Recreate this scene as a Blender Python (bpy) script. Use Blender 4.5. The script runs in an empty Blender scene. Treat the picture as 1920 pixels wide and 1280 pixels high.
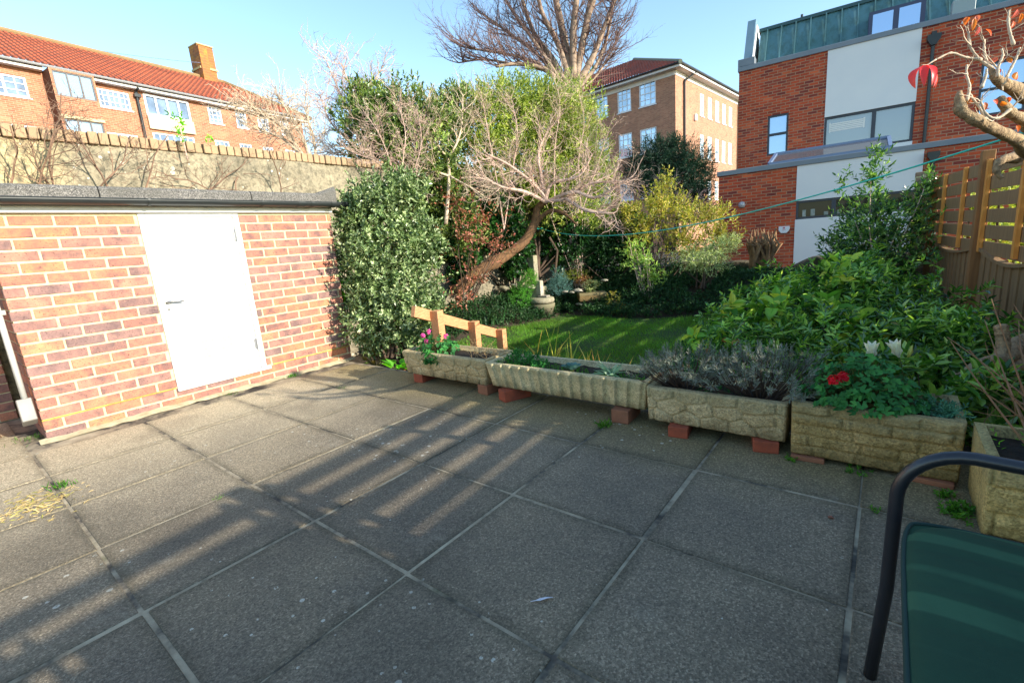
import bpy, math, random
import numpy as np
from mathutils import Vector, Matrix

random.seed(7)
scn = bpy.context.scene
COL = scn.collection
R = math.radians

# ------------------------------------------------------------------ camera
F = 878.0; PITCH = R(11.8); ROLL = R(-4.65); YAW = R(-39.05); EYE = 1.08
def _cam():
    cy, sy = math.cos(YAW), math.sin(YAW)
    fwd = np.array([sy*math.cos(PITCH), cy*math.cos(PITCH), -math.sin(PITCH)])
    right = np.array([cy, -sy, 0.0]); up = np.cross(right, fwd)
    c, s = math.cos(ROLL), math.sin(ROLL)
    return c*right + s*up, -s*right + c*up, fwd
CA, CB, CC = _cam()
CO = np.array([0, 0, EYE])
def ray(x, y): return (x-960)/F*CA - (y-640)/F*CB + CC
def G(x, y, z=0.0):            # survey: where a sight line meets the level z
    d = ray(x, y); return CO + (z-EYE)/d[2]*d
def PX(x, y, X): d = ray(x, y); return CO + X/d[0]*d
def PY(x, y, Y): d = ray(x, y); return CO + Y/d[1]*d
def D(x, y, dep): return CO + dep*ray(x, y)

cam = bpy.data.cameras.new('camera'); cam.sensor_width = 36; cam.lens = 36*F/1920
cam.clip_start = 0.02; cam.clip_end = 2000
camo = bpy.data.objects.new('camera', cam); COL.objects.link(camo)
m = Matrix.Identity(4)
for i, v in enumerate((CA, CB, -CC)):
    for j in range(3): m[j][i] = v[j]
m.translation = CO
camo.matrix_world = m
scn.camera = camo

# ------------------------------------------------------------------ light
SUN_AZ = R(9); SUN_EL = R(20)     # azimuth from +x towards +y
sdir = Vector((math.cos(SUN_EL)*math.cos(SUN_AZ), math.cos(SUN_EL)*math.sin(SUN_AZ), math.sin(SUN_EL)))
sl = bpy.data.lights.new('sun', 'SUN'); sl.energy = 5.0; sl.angle = R(0.5); sl.color = (1, 0.92, 0.78)
so = bpy.data.objects.new('sun', sl); COL.objects.link(so); so.location = (30, 12, 20)
so.rotation_euler = sdir.to_track_quat('Z', 'Y').to_euler()
w = bpy.data.worlds.new('World'); scn.world = w; w.use_nodes = True
wn = w.node_tree.nodes; wl = w.node_tree.links
bg = wn['Background']; sk = wn.new('ShaderNodeTexSky'); sk.sky_type = 'NISHITA'; sk.sun_disc = False
sk.sun_elevation = SUN_EL; sk.sun_rotation = math.pi/2 - SUN_AZ
sk.air_density = 1.0; sk.dust_density = 0.35; sk.ozone_density = 1.0; sk.altitude = 20
tint = wn.new('ShaderNodeMix'); tint.data_type = 'RGBA'; tint.blend_type = 'MULTIPLY'; tint.inputs[0].default_value = 1.0
tint.inputs[7].default_value = (0.95, 1.05, 1.06, 1)
wl.new(sk.outputs[0], tint.inputs[6]); wl.new(tint.outputs[2], bg.inputs[0]); bg.inputs[1].default_value = 0.195
scn.view_settings.view_transform = 'Standard'; scn.view_settings.look = 'None'
scn.cycles.film_exposure = 1.85; scn.cycles.caustics_reflective = False; scn.cycles.caustics_refractive = False; scn.view_settings.exposure = 0; scn.view_settings.gamma = 1

# ------------------------------------------------------------------ material kit
def S(r, g, b, k=1.0):
    def f(c):
        c /= 255.0
        return (c/12.92 if c <= 0.04045 else ((c+0.055)/1.055)**2.4)*k
    return (f(r), f(g), f(b), 1)
class N:
    def __init__(s, name):
        s.m = bpy.data.materials.new(name); s.m.use_nodes = True
        s.nt = s.m.node_tree; s.b = s.nt.nodes['Principled BSDF']; s.out = s.nt.nodes['Material Output']
        s._tc = None
    def n(s, t, **kw):
        o = s.nt.nodes.new(t)
        for k, v in kw.items(): setattr(o, k, v)
        return o
    def l(s, a, b): s.nt.links.new(a, b)
    def co(s, kind='Object'):
        if s._tc is None: s._tc = s.n('ShaderNodeTexCoord')
        return s._tc.outputs[kind]
    def noise(s, scale, detail=4, rough=0.55, vec=None, dist=0.0):
        o = s.n('ShaderNodeTexNoise'); o.inputs['Scale'].default_value = scale
        o.inputs['Detail'].default_value = detail; o.inputs['Roughness'].default_value = rough
        o.inputs['Distortion'].default_value = dist
        s.l(vec if vec is not None else s.co(), o.inputs['Vector']); return o.outputs['Fac']
    def voro(s, scale, feat='F1', vec=None, rnd=1.0):
        o = s.n('ShaderNodeTexVoronoi'); o.feature = feat; o.inputs['Scale'].default_value = scale
        o.inputs['Randomness'].default_value = rnd
        s.l(vec if vec is not None else s.co(), o.inputs['Vector']); return o
    def ramp(s, fac, stops, interp='LINEAR'):
        o = s.n('ShaderNodeValToRGB'); cr = o.color_ramp; cr.interpolation = interp
        while len(cr.elements) < len(stops): cr.elements.new(0.5)
        for e, (p, c) in zip(cr.elements, stops):
            e.position = p
            e.color = c if hasattr(c, '__len__') else (c, c, c, 1)
        s.l(fac, o.inputs[0]); return o.outputs[0]
    def mix(s, fac, a, b, mode='MIX'):
        o = s.n('ShaderNodeMix'); o.data_type = 'RGBA'; o.blend_type = mode
        for sock, v in ((o.inputs[0], fac), (o.inputs[6], a), (o.inputs[7], b)):
            if isinstance(v, (int, float)): sock.default_value = v
            elif hasattr(v, '__len__'): sock.default_value = v
            else: s.l(v, sock)
        return o.outputs[2]
    def math(s, op, a, b=0.0):
        o = s.n('ShaderNodeMath'); o.operation = op
        for sock, v in ((o.inputs[0], a), (o.inputs[1], b)):
            if isinstance(v, (int, float)): sock.default_value = v
            else: s.l(v, sock)
        return o.outputs[0]
    def rand(s):
        g = s.n('ShaderNodeNewGeometry'); return g.outputs['Random Per Island']
    def sep(s, vec):
        o = s.n('ShaderNodeSeparateXYZ'); s.l(vec, o.inputs[0]); return o.outputs
    def pos(s):
        return s.n('ShaderNodeNewGeometry').outputs['Position']
    def bump(s, h, strength=0.4, dist=0.01):
        o = s.n('ShaderNodeBump'); o.inputs['Strength'].default_value = strength
        o.inputs['Distance'].default_value = dist
        s.l(h, o.inputs['Height']); s.l(o.outputs[0], s.b.inputs['Normal']); return o
    def col(s, c):
        if hasattr(c, '__len__'): s.b.inputs['Base Color'].default_value = c
        else: s.l(c, s.b.inputs['Base Color'])
    def rough(s, r):
        if isinstance(r, (int, float)): s.b.inputs['Roughness'].default_value = r
        else: s.l(r, s.b.inputs['Roughness'])
    def spec(s, v): s.b.inputs['Specular IOR Level'].default_value = v

MATS = {}
def simple(name, c1=None, c2=None, scale=8, rough=0.7, bump=0.0, bscale=60, metal=0.0, spec=0.4, bdist=0.004, stretch=None):
    if name in MATS: return MATS[name]
    a = N(name)
    vec = None
    if stretch:
        mp = a.n('ShaderNodeMapping'); mp.inputs['Scale'].default_value = stretch
        a.l(a.co(), mp.inputs['Vector']); vec = mp.outputs[0]
    if c2 is not None:
        a.col(a.mix(a.ramp(a.noise(scale, 5, 0.6, vec), [(0.3, 0), (0.7, 1)]), c1, c2))
    else: a.col(c1)
    a.rough(rough); a.spec(spec); a.b.inputs['Metallic'].default_value = metal
    if bump: a.bump(a.noise(bscale, 5, 0.6, vec), bump, bdist)
    MATS[name] = a.m
    return a.m

def leaf(name, cols, rough=0.42, trans=0.35, spec=0.45, blotch=None, scale=3.0, k=1.45):
    """foliage: colour differs from leaf to leaf and in soft patches; light shines through"""
    a = N(name); r = a.rand(); cols = [tuple(min(0.85, q*k) for q in c[:3])+(1,) for c in cols]
    st = [(i/(len(cols)-1) if len(cols) > 1 else 0, c) for i, c in enumerate(cols)]
    c = a.ramp(r, st)
    f = a.noise(scale, 3, 0.5)
    c = a.mix(1.0, c, a.ramp(f, [(0.3, 0.6), (0.7, 1.35)]), 'MULTIPLY')
    if blotch is not None:
        c = a.mix(a.ramp(a.noise(90, 2, 0.5), [(0.47, 0), (0.55, 1)]), c, blotch)
    a.col(c); a.rough(rough); a.spec(spec)
    t = a.n('ShaderNodeBsdfTranslucent'); a.l(a.mix(1.0, c, (1.25, 1.3, 0.5, 1), 'MULTIPLY'), t.inputs[0])
    mx = a.n('ShaderNodeMixShader'); mx.inputs[0].default_value = trans
    a.l(a.b.outputs[0], mx.inputs[1]); a.l(t.outputs[0], mx.inputs[2]); a.l(mx.outputs[0], a.out.inputs[0])
    return a.m

def brick_uv(name, cols, mortar, bw=0.225, bh=0.075, ms=0.011, rough=0.85, bias=0.0):
    """far brickwork, laid out in metres on the UVs of the wall"""
    a = N(name)
    t = a.n('ShaderNodeTexBrick'); t.offset = 0.5; t.squash = 1
    t.inputs['Scale'].default_value = 1.0
    t.inputs['Brick Width'].default_value = bw; t.inputs['Row Height'].default_value = bh
    t.inputs['Mortar Size'].default_value = ms; t.inputs['Mortar Smooth'].default_value = 0.2
    t.inputs['Bias'].default_value = bias
    t.inputs['Color1'].default_value = (0, 0, 0, 1); t.inputs['Color2'].default_value = (1, 1, 1, 1)
    t.inputs['Mortar'].default_value = (0.5, 0.5, 0.5, 1)
    a.l(a.co('UV'), t.inputs['Vector'])
    st = [(i/(len(cols)-1), c) for i, c in enumerate(cols)]
    c = a.ramp(t.outputs['Color'], st)
    c = a.mix(1.0, c, a.ramp(a.noise(1.2, 5, 0.65), [(0.25, 0.72), (0.75, 1.25)]), 'MULTIPLY')
    c = a.mix(t.outputs['Fac'], c, mortar)
    a.col(c); a.rough(rough); a.spec(0.25)
    a.bump(a.math('SUBTRACT', 1.0, t.outputs['Fac']), 0.5, 0.008)
    return a.m

# ------------------------------------------------------------------ mesh kit
class MB:
    def __init__(s):
        s.v = []; s.f = []; s.nv = 0; s.uv = None
    def add(s, V, Fc):
        """V (n,3); Fc: list of (k, m) index arrays or a list of tuples"""
        V = np.asarray(V, float).reshape(-1, 3)
        if isinstance(Fc, np.ndarray): s.f.append(Fc + s.nv)
        else:
            by = {}
            for t in Fc: by.setdefault(len(t), []).append(t)
            for t in by.values(): s.f.append(np.array(t, int) + s.nv)
        s.v.append(V); s.nv += len(V)
    def box(s, lo, hi):
        x0, y0, z0 = lo; x1, y1, z1 = hi
        s.add([(x0,y0,z0),(x1,y0,z0),(x1,y1,z0),(x0,y1,z0),(x0,y0,z1),(x1,y0,z1),(x1,y1,z1),(x0,y1,z1)],
              [(0,3,2,1),(4,5,6,7),(0,1,5,4),(1,2,6,5),(2,3,7,6),(3,0,4,7)])
    def obox(s, c, ax, ay, az):
        """box given by its centre and three half-axis vectors"""
        c, ax, ay, az = (np.asarray(q, float) for q in (c, ax, ay, az))
        P = [c+i*ax+j*ay+k*az for k in (-1, 1) for i, j in ((-1,-1),(1,-1),(1,1),(-1,1))]
        s.add(P, [(0,3,2,1),(4,5,6,7),(0,1,5,4),(1,2,6,5),(2,3,7,6),(3,0,4,7)])
    def bar(s, p, q, wid, thk, up=(0, 0, 1)):
        p, q = np.asarray(p, float), np.asarray(q, float)
        d = q-p; L = np.linalg.norm(d); d /= L
        u = np.asarray(up, float); u = u - d*(u@d); u /= np.linalg.norm(u); r = np.cross(d, u)
        s.obox((p+q)/2, d*L/2, r*thk/2, u*wid/2)
    def tube(s, pts, rad, n=8, cap=True):
        pts = np.asarray(pts, float); m_ = len(pts)
        rad = np.full(m_, rad) if np.isscalar(rad) else np.asarray(rad, float)
        t = np.gradient(pts, axis=0); t /= (np.linalg.norm(t, axis=1, keepdims=True)+1e-12)
        a = np.array([0, 0, 1.0]) if abs(t[0][2]) < 0.9 else np.array([1.0, 0, 0])
        u = np.cross(t[0], a); u /= np.linalg.norm(u)
        ang = np.arange(n)*2*math.pi/n; ca, sa = np.cos(ang)[:, None], np.sin(ang)[:, None]
        V = []
        for i in range(m_):
            u = u - t[i]*(u@t[i]); u /= (np.linalg.norm(u)+1e-12); w_ = np.cross(t[i], u)
            V.append(pts[i] + rad[i]*(ca*u + sa*w_))
        V = np.concatenate(V)
        i = np.arange(m_-1)[:, None]*n; j = np.arange(n)[None]; k = (j+1) % n
        q = np.stack([i+j, i+k, i+n+k, i+n+j], -1).reshape(-1, 4)
        s.add(V, q)
        if cap:
            b = s.nv-len(V)
            s.f.append(np.array([list(range(b+n-1, b-1, -1))])); s.f.append(np.array([list(range(b+(m_-1)*n, b+m_*n))]))
    def lathe(s, prof, c, n=20, jit=0.0):
        c = np.asarray(c, float); ang = np.arange(n)*2*math.pi/n
        V = []
        for r, z in prof:
            V += [(c[0]+r*math.cos(a), c[1]+r*math.sin(a), c[2]+z) for a in ang]
        Fc = []
        for i in range(len(prof)-1):
            for j in range(n):
                k = (j+1) % n; Fc.append((i*n+j, i*n+k, (i+1)*n+k, (i+1)*n+j))
        Fc.append(tuple(range(n-1, -1, -1))); Fc.append(tuple(range((len(prof)-1)*n, len(prof)*n)))
        s.add(V, Fc)
    def prism(s, poly, p0, ex, ey, d):
        """polygon in plane (ex, ey) through p0, pushed along vector d"""
        p0, ex, ey, d = (np.asarray(q, float) for q in (p0, ex, ey, d))
        n = len(poly); A = [p0+a*ex+b*ey for a, b in poly]
        V = A+[q+d for q in A]
        s.add(V, [tuple(range(n-1, -1, -1)), tuple(range(n, 2*n))]+[(i, (i+1) % n, n+(i+1) % n, n+i) for i in range(n)])
    def grid(s, P):
        """P (r,c,3) grid of points"""
        r, c, _ = P.shape
        i = np.arange(r-1)[:, None]*c; j = np.arange(c-1)[None]
        s.add(P.reshape(-1, 3), np.stack([i+j, i+j+1, i+c+j+1, i+c+j], -1).reshape(-1, 4))
    def build(s, name, mat, parent=None, smooth=False, bevel=0.0, seg=1, uv=None):
        me = bpy.data.meshes.new(name)
        V = np.concatenate(s.v) if s.v else np.zeros((0, 3))
        off = np.zeros(3)
        if parent is not None:
            p = parent
            while p is not None: off = off + np.array(p.location); p = p.parent
        V = V - off
        me.vertices.add(len(V)); me.vertices.foreach_set('co', V.astype(np.float32).ravel())
        li = np.concatenate([a.ravel() for a in s.f]).astype(np.int32)
        tot = np.concatenate([np.full(len(a), a.shape[1]) for a in s.f]).astype(np.int32)
        st = np.concatenate([[0], np.cumsum(tot)[:-1]]).astype(np.int32)
        me.loops.add(len(li)); me.loops.foreach_set('vertex_index', li)
        me.polygons.add(len(tot)); me.polygons.foreach_set('loop_start', st); me.polygons.foreach_set('loop_total', tot)
        me.polygons.foreach_set('use_smooth', np.full(len(tot), bool(smooth)))
        if uv is not None:
            ul = me.uv_layers.new(name='UVMap'); ul.data.foreach_set('uv', np.asarray(uv, np.float32)[li].ravel())
        me.update(calc_edges=True); me.validate()
        me.materials.append(mat)
        o = bpy.data.objects.new(name, me); COL.objects.link(o)
        if parent is not None: o.parent = parent
        if bevel:
            b = o.modifiers.new('bevel', 'BEVEL'); b.width = bevel; b.segments = seg; b.limit_method = 'ANGLE'; b.angle_limit = R(40)
        return o

def tag(o, label=None, cat=None, group=None, kind=None):
    if label: o['label'] = label
    if cat: o['category'] = cat
    if group: o['group'] = group
    if kind: o['kind'] = kind
    return o
def thing(name, label, cat, loc=(0, 0, 0), group=None):
    o = bpy.data.objects.new(name, None); COL.objects.link(o); o.location = tuple(float(q) for q in loc)
    o.empty_display_size = 0.1
    return tag(o, label, cat, group)
def dup(root, loc, label=None, rotz=0.0, scale=None):
    r = root.copy(); COL.objects.link(r); r.location = tuple(float(q) for q in loc); r.rotation_euler = (0, 0, rotz)
    if scale is not None: r.scale = scale
    if label: r['label'] = label
    for ch in list(root.children):
        c = ch.copy(); COL.objects.link(c); c.parent = r
        for g in list(ch.children):
            d = g.copy(); COL.objects.link(d); d.parent = c
    return r

def unit(v): return v/(np.linalg.norm(v, axis=-1, keepdims=True)+1e-12)

# ------------------------------------------------------------------ plant kit
def add_leaves(mb, C, A, Up, L, W, fold=0.18, curl=0.0):
    """leaf blades: base C, direction A, face normal Up, length L, width W (arrays)"""
    n = len(C); A = unit(A); Sd = unit(np.cross(A, Up)); Nn = np.cross(Sd, A)
    L = np.broadcast_to(L, (n,))[:, None]; W = np.broadcast_to(W, (n,))[:, None]/2
    P = np.empty((n, 6, 3))
    P[:, 0] = C
    P[:, 1] = C + A*L*0.30 + Sd*W*0.92 + Nn*W*fold*2
    P[:, 2] = C + A*L*0.68 + Sd*W*0.78 + Nn*(W*fold*2 - L*curl*0.5)
    P[:, 3] = C + A*L - Nn*L*curl
    P[:, 4] = C + A*L*0.68 - Sd*W*0.78 + Nn*(W*fold*2 - L*curl*0.5)
    P[:, 5] = C + A*L*0.30 - Sd*W*0.92 + Nn*W*fold*2
    b = (np.arange(n)*6)[:, None]
    q = np.concatenate([b+np.array([[0, 1, 2, 3]]), b+np.array([[0, 3, 4, 5]])])
    mb.add(P.reshape(-1, 3), q)

def sprigs(mb, rng, C, A, nl, stem, L, W, tilt=(0.5, 1.1), fold=0.18, curl=0.12, jit=0.25):
    """nl leaves set spirally round each short shoot (start C, direction A)"""
    n = len(C); A = unit(A)
    ref = np.where(np.abs(A[:, 2:3]) < 0.9, np.array([[0, 0, 1.0]]), np.array([[1.0, 0, 0]]))
    U = unit(np.cross(A, ref)); V = np.cross(A, U)
    k = np.tile(np.arange(nl), n); i = np.repeat(np.arange(n), nl)
    t = (k+rng.uniform(0.2, 1, len(k)))/nl
    az = k*2.39996 + np.repeat(rng.uniform(0, 6.28, n), nl) + rng.normal(0, 0.3, len(k))
    rad = U[i]*np.cos(az)[:, None] + V[i]*np.sin(az)[:, None]
    ti = tilt[1] + (tilt[0]-tilt[1])*t + rng.normal(0, jit, len(k))
    d = A[i]*np.cos(ti)[:, None] + rad*np.sin(ti)[:, None]
    base = C[i] + A[i]*(stem*t)[:, None]
    up = A[i]*np.sin(ti)[:, None] - rad*np.cos(ti)[:, None] + rng.normal(0, 0.25, (len(k), 3))
    sz = rng.uniform(0.65, 1.15, len(k))*(1.05-0.25*t)
    add_leaves(mb, base, d, up, L*sz, W*sz, fold, curl)

def lumps(d, seed, k=3.0):
    r = np.random.default_rng(seed); f = np.zeros(len(d))
    for j in range(7):
        w_ = r.normal(0, k*(0.6+0.25*j), 3); f += np.sin(d@w_ + r.uniform(0, 6.28))/(1+0.35*j)
    return f/2.6

def sample_ells(rng, ells, n, lump=0.16, inner=0.22, seed=0, cut=None):
    """points near the surface of a union of ellipsoids, with outward directions"""
    vol = np.array([(e[1][0]*e[1][1]*e[1][2])**(2/3) for e in ells]); vol /= vol.sum()
    k = rng.choice(len(ells), n, p=vol)
    c = np.array([e[0] for e in ells], float)[k]; r = np.array([e[1] for e in ells], float)[k]
    d = unit(rng.normal(0, 1, (n, 3)))
    f = 1 + lump*lumps(d*2.2+k[:, None]*3.1, seed)
    rr = f*(1-inner*rng.uniform(0, 1, n)**1.6*2.2)
    rr = np.clip(rr, 0.1, 1.6)
    P = c + d*r*rr[:, None]
    nrm = unit(d/r)
    if cut is not None:
        kp = cut(P); P, nrm = P[kp], nrm[kp]
    return P, nrm

def shrub(name, label, cat, base, ells, nsp, nl, stem, L, W, mat, smat, seed=1, lump=0.16, inner=0.22, up=0.5,
          tilt=(0.4, 1.15), stems=10, srad=0.02, jit=0.3, curl=0.12, fold=0.18, cut=None, group=None, topmat=None):
    rng = np.random.default_rng(seed)
    t = thing(name, label, cat, base, group)
    P, nrm = sample_ells(rng, ells, nsp, lump, inner, seed, cut)
    A = unit(nrm + np.array([0, 0, up]) + rng.normal(0, 0.35, P.shape))
    mb = MB(); sprigs(mb, rng, P - A*stem*0.5, A, nl, stem, L, W, tilt, fold, curl, jit)
    mb.build('foliage', mat, t)
    if stems:
        sb = MB(); b = np.asarray(base, float)
        idx = rng.choice(len(P), min(stems, len(P)), replace=False)
        for q in P[idx]:
            b0 = b + np.array([rng.normal(0, 0.06), rng.normal(0, 0.06), 0])
            mid = b0*0.45 + q*0.55 + np.array([rng.normal(0, 0.05), rng.normal(0, 0.05), -0.05*np.linalg.norm(q-b0)])
            tt = np.linspace(0, 1, 7)[:, None]
            pts = (1-tt)**2*b0 + 2*tt*(1-tt)*mid + tt**2*q
            sb.tube(pts, np.linspace(srad, srad*0.25, 7), 5, False)
        sb.build('stem', smat, t, smooth=True)
    return t

def grow(mb, rng, p, d, L, r, lv, P, tips=None):
    """recursive branching; P: dict of per-level settings"""
    ns = P['seg'][lv]; pts = [np.array(p, float)]; d = unit(np.array(d, float))
    wig = P['wig'][lv]; upb = P['up'][lv]; dirs = []
    for i in range(ns):
        d = unit(d + rng.normal(0, wig, 3) + np.array([0, 0, upb]))
        dirs.append(d); pts.append(pts[-1] + d*L/ns)
    tp = P['taper'][lv]
    rad = np.linspace(r, r*tp, ns+1)
    mb.tube(np.array(pts), rad, P['sides'][lv], lv == 0)
    if lv+1 >= len(P['seg']):
        if tips is not None: tips.append((pts[-1], d))
        return
    nc = P['n'][lv]; nc = int(rng.integers(nc[0], nc[1]+1))
    lo = P['from'][lv]
    for c in range(nc):
        t = lo + (1-lo)*(c+rng.uniform(0.1, 0.9))/nc
        x = t*ns; i = min(int(x), ns-1); q = pts[i] + (pts[i+1]-pts[i])*(x-i)
        a = rng.uniform(*P['ang'][lv])
        side = unit(np.cross(dirs[i], rng.normal(0, 1, 3)))
        nd = dirs[i]*math.cos(a) + side*math.sin(a)
        fl = P.get('flat', 0)
        if fl: nd[2] *= (1-fl)
        grow(mb, rng, q, nd, L*P['lr'][lv]*rng.uniform(0.6, 1.15)*(1.15-0.5*t), max(rad[i]*P['rr'][lv], P['rmin']), lv+1, P, tips)

# ================================================================== SETTING
LZ = -0.30                                       # the lawn lies below the patio
a = N('earth')
a.col(a.mix(a.ramp(a.noise(3, 6, 0.65), [(0.35, 0), (0.65, 1)]), S(70, 56, 40), S(48, 40, 28)))
a.rough(0.95); a.bump(a.noise(25, 6, 0.7), 0.8, 0.03); M_EARTH = a.m
mb = MB(); mb.box((-300, -200, -1.5), (300, 400, -0.55))
tag(mb.build('ground', M_EARTH), kind='structure')

U0, V0, PU, PV = -3.647, 0.239, 0.6045, 0.598
# paving: 600 mm slabs bedded on mortar
a = N('paving_slab')
p = a.pos(); px = a.sep(p)
base = a.mix(a.rand(), S(128, 115, 95), S(141, 128, 107))
base = a.mix(a.ramp(a.noise(1.6, 5, 0.6, p), [(0.35, 0), (0.7, 1)]), base, S(106, 97, 84))
dry = a.ramp(a.math('ADD', px[0], a.math('MULTIPLY', a.noise(2.0, 4, 0.6, p), 0.8)), [(0.0, 1), (0.0, 1)])
# drier, paler slabs towards the shed and greenish film near the troughs
mr = a.n('ShaderNodeMapRange'); a.l(a.math('ADD', px[0], a.math('MULTIPLY', a.noise(1.5, 4, 0.6, p), 1.0)), mr.inputs[0])
mr.inputs[1].default_value = -1.7; mr.inputs[2].default_value = -3.4
base = a.mix(a.math('MULTIPLY', mr.outputs[0], 0.85), base, S(192, 176, 146))
mg = a.n('ShaderNodeMapRange'); a.l(a.math('ADD', px[1], a.math('MULTIPLY', a.noise(3, 5, 0.65, p), 0.55)), mg.inputs[0])
mg.inputs[1].default_value = 2.15; mg.inputs[2].default_value = 2.7
base = a.mix(a.math('MULTIPLY', mg.outputs[0], 0.75), base, S(138, 124, 82))
sp = a.voro(210, vec=p)
base = a.mix(1.0, base, a.ramp(sp.outputs['Color'], [(0.1, 0.62), (0.6, 1.0), (0.93, 1.6), (1.0, 2.3)]), 'MULTIPLY')
sp2 = a.noise(95, 3, 0.7, p)
base = a.mix(1.0, base, a.ramp(sp2, [(0.3, 0.72), (0.7, 1.28)]), 'MULTIPLY')
lv = a.voro(17.0, vec=p)
lich = a.math('LESS_THAN', lv.outputs['Distance'], a.math('MULTIPLY', a.math('SUBTRACT', a.noise(1.1, 3, 0.5, p), 0.44), 0.8))
wob = a.math('GREATER_THAN', a.noise(60, 3, 0.6, p), 0.44)
base = a.mix(a.math('MULTIPLY', a.math('MULTIPLY', lich, wob), 0.75), base, S(200, 196, 180))
fx = a.math('FRACT', a.math('MULTIPLY', a.math('SUBTRACT', px[0], U0), 1/PU)); fy = a.math('FRACT', a.math('MULTIPLY', a.math('SUBTRACT', px[1], V0), 1/PV))
ed = a.math('MINIMUM', a.math('MINIMUM', fx, a.math('SUBTRACT', 1.0, fx)), a.math('MINIMUM', fy, a.math('SUBTRACT', 1.0, fy)))
dirt = a.math('SUBTRACT', a.math('MULTIPLY', a.noise(7, 5, 0.7, p), 0.16), ed)
base = a.mix(a.ramp(dirt, [(0.0, 0), (0.07, 0.4)]), base, S(62, 60, 44))
base = a.mix(a.ramp(a.noise(0.9, 3, 0.5, p), [(0.56, 0), (0.66, 0.35)]), base, S(70, 66, 58))
base = a.mix(a.ramp(a.noise(3.3, 6, 0.75, p), [(0.6, 0), (0.72, 0.4)]), base, S(168, 158, 138))
a.col(base); a.rough(0.88); a.spec(0.3)
a.bump(a.math('ADD', sp.outputs['Distance'], a.math('MULTIPLY', sp2, 0.6)), 0.55, 0.004)
M_SLAB = a.m
a = N('mortar_joint'); p = a.pos()
c = a.ramp(a.noise(3.4, 5, 0.7, p), [(0.36, S(52, 48, 42)), (0.43, S(84, 78, 68)), (0.51, S(144, 132, 110)), (0.72, S(194, 180, 152))])
c = a.mix(a.ramp(a.noise(1.0, 5, 0.7, p), [(0.6, 0), (0.72, 1)]), c, S(70, 80, 38))
a.col(c); a.rough(0.95); a.bump(a.noise(120, 4, 0.7, p), 0.6, 0.004); M_JOINT = a.m
rng = np.random.default_rng(11)
U0, V0, PU, PV = -3.647, 0.239, 0.6045, 0.598
mb = MB()
for i in range(-5, 11):
    for j in range(-6, 4):
        x0, x1 = U0+i*PU+0.0075, U0+(i+1)*PU-0.0075; y0, y1 = V0+j*PV+0.0065, V0+(j+1)*PV-0.0065
        if y0 > 2.6 or x0 < -5.6: continue
        if x0 < -4.6 and y1 > 0.45: continue
        y1 = min(y1, 2.66)
        jx, jy = rng.normal(0, 0.0025, 2); z = rng.normal(0, 0.0012, 4); cx, cy = jx, jy
        x0 += rng.normal(0, 0.002); x1 += rng.normal(0, 0.002); y0 += rng.normal(0, 0.002)
        T = [(x0, y0), (x1, y0), (x1, y1), (x0, y1)]
        V = [(u+cx, v+cy, -0.04) for u, v in T] + [(u+cx, v+cy, zz) for (u, v), zz in zip(T, z)]
        mb.add(V, [(0,3,2,1),(4,5,6,7),(0,1,5,4),(1,2,6,5),(2,3,7,6),(3,0,4,7)])
patio = tag(mb.build('patio', M_SLAB, bevel=0.004, seg=2), kind='structure')
mb = MB(); mb.box((-5.7, -3.6, -0.6), (3.2, 2.665, -0.0035))
tag(mb.build('patio_mortar_bed', M_JOINT), kind='structure')
# concrete haunch along the foot of the shed
mb = MB(); yy = np.linspace(0.30, 2.75, 40)
prof = np.array([[0, 0.026], [0.03, 0.018], [0.06, 0.003]])
P = np.array([[(-4.452+px_+rng.normal(0, 0.006), y, pz+rng.normal(0, 0.004)) for px_, pz in prof] for y in yy])
mb.grid(P)
tag(mb.build('concrete_haunch', simple('haunch', S(196, 184, 152), S(150, 138, 108), 12, 0.9, 0.6, 60), smooth=True), kind='structure')

# lawn, soil and a raised rockery bank
a = N('turf'); p = a.pos()
a.col(a.mix(a.ramp(a.noise(1.5, 5, 0.6, p), [(0.3, 0), (0.7, 1)]), S(34, 62, 20), S(58, 84, 28)))
a.rough(0.9); a.bump(a.noise(60, 4, 0.7, p), 1.0, 0.02); M_TURF = a.m
def hgt(x, y):
    """ground level of the garden: flat lawn, banks at the back and left"""
    b1 = np.clip((y-7.15)/1.5, 0, 1); b2 = np.clip((-4.55-x)/0.9, 0, 1)*np.clip((y-3.2)/1.2, 0, 1)
    b3 = np.clip((x+1.7)/1.4, 0, 1)*np.clip((y-2.9)/1.0, 0, 1)*0.35
    b = np.maximum(np.maximum(b1, b2*0.8), b3)
    return LZ + 0.42*b*b*(3-2*b) + 0.03*np.sin(x*3.1+y*2.3)*b + 0.02*np.sin(7*x-5*y)*b
xs = np.linspace(-5.65, 2.2, 150); ys = np.linspace(2.60, 9.6, 130)
X, Y = np.meshgrid(xs, ys); P = np.stack([X, Y, hgt(X, Y)], -1)
mb = MB(); mb.grid(P)
tag(mb.build('soil_bed', M_EARTH, smooth=True), kind='structure')
lawn_poly = lambda x, y: (y > 2.75) & (y < 7.25+0.15*np.sin(x*2.2)) & (x > -4.75+0.12*np.sin(y*2.1)) & (x < -1.0+0.2*np.sin(y*1.7))
xs = np.linspace(-4.8, -0.9, 60); ys = np.linspace(2.72, 7.3, 60)
X, Y = np.meshgrid(xs, ys); P = np.stack([X, Y, np.minimum(hgt(X, Y)+0.006, LZ+0.01)], -1)
mb = MB(); mb.grid(P); tag(mb.build('lawn', M_TURF, smooth=True), kind='structure')
rng = np.random.default_rng(3)
n = 85000; x = rng.uniform(-4.9, -0.8, n); y = rng.uniform(2.75, 7.45, n); k = lawn_poly(x, y); x, y = x[k], y[k]; n = len(x)
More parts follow.
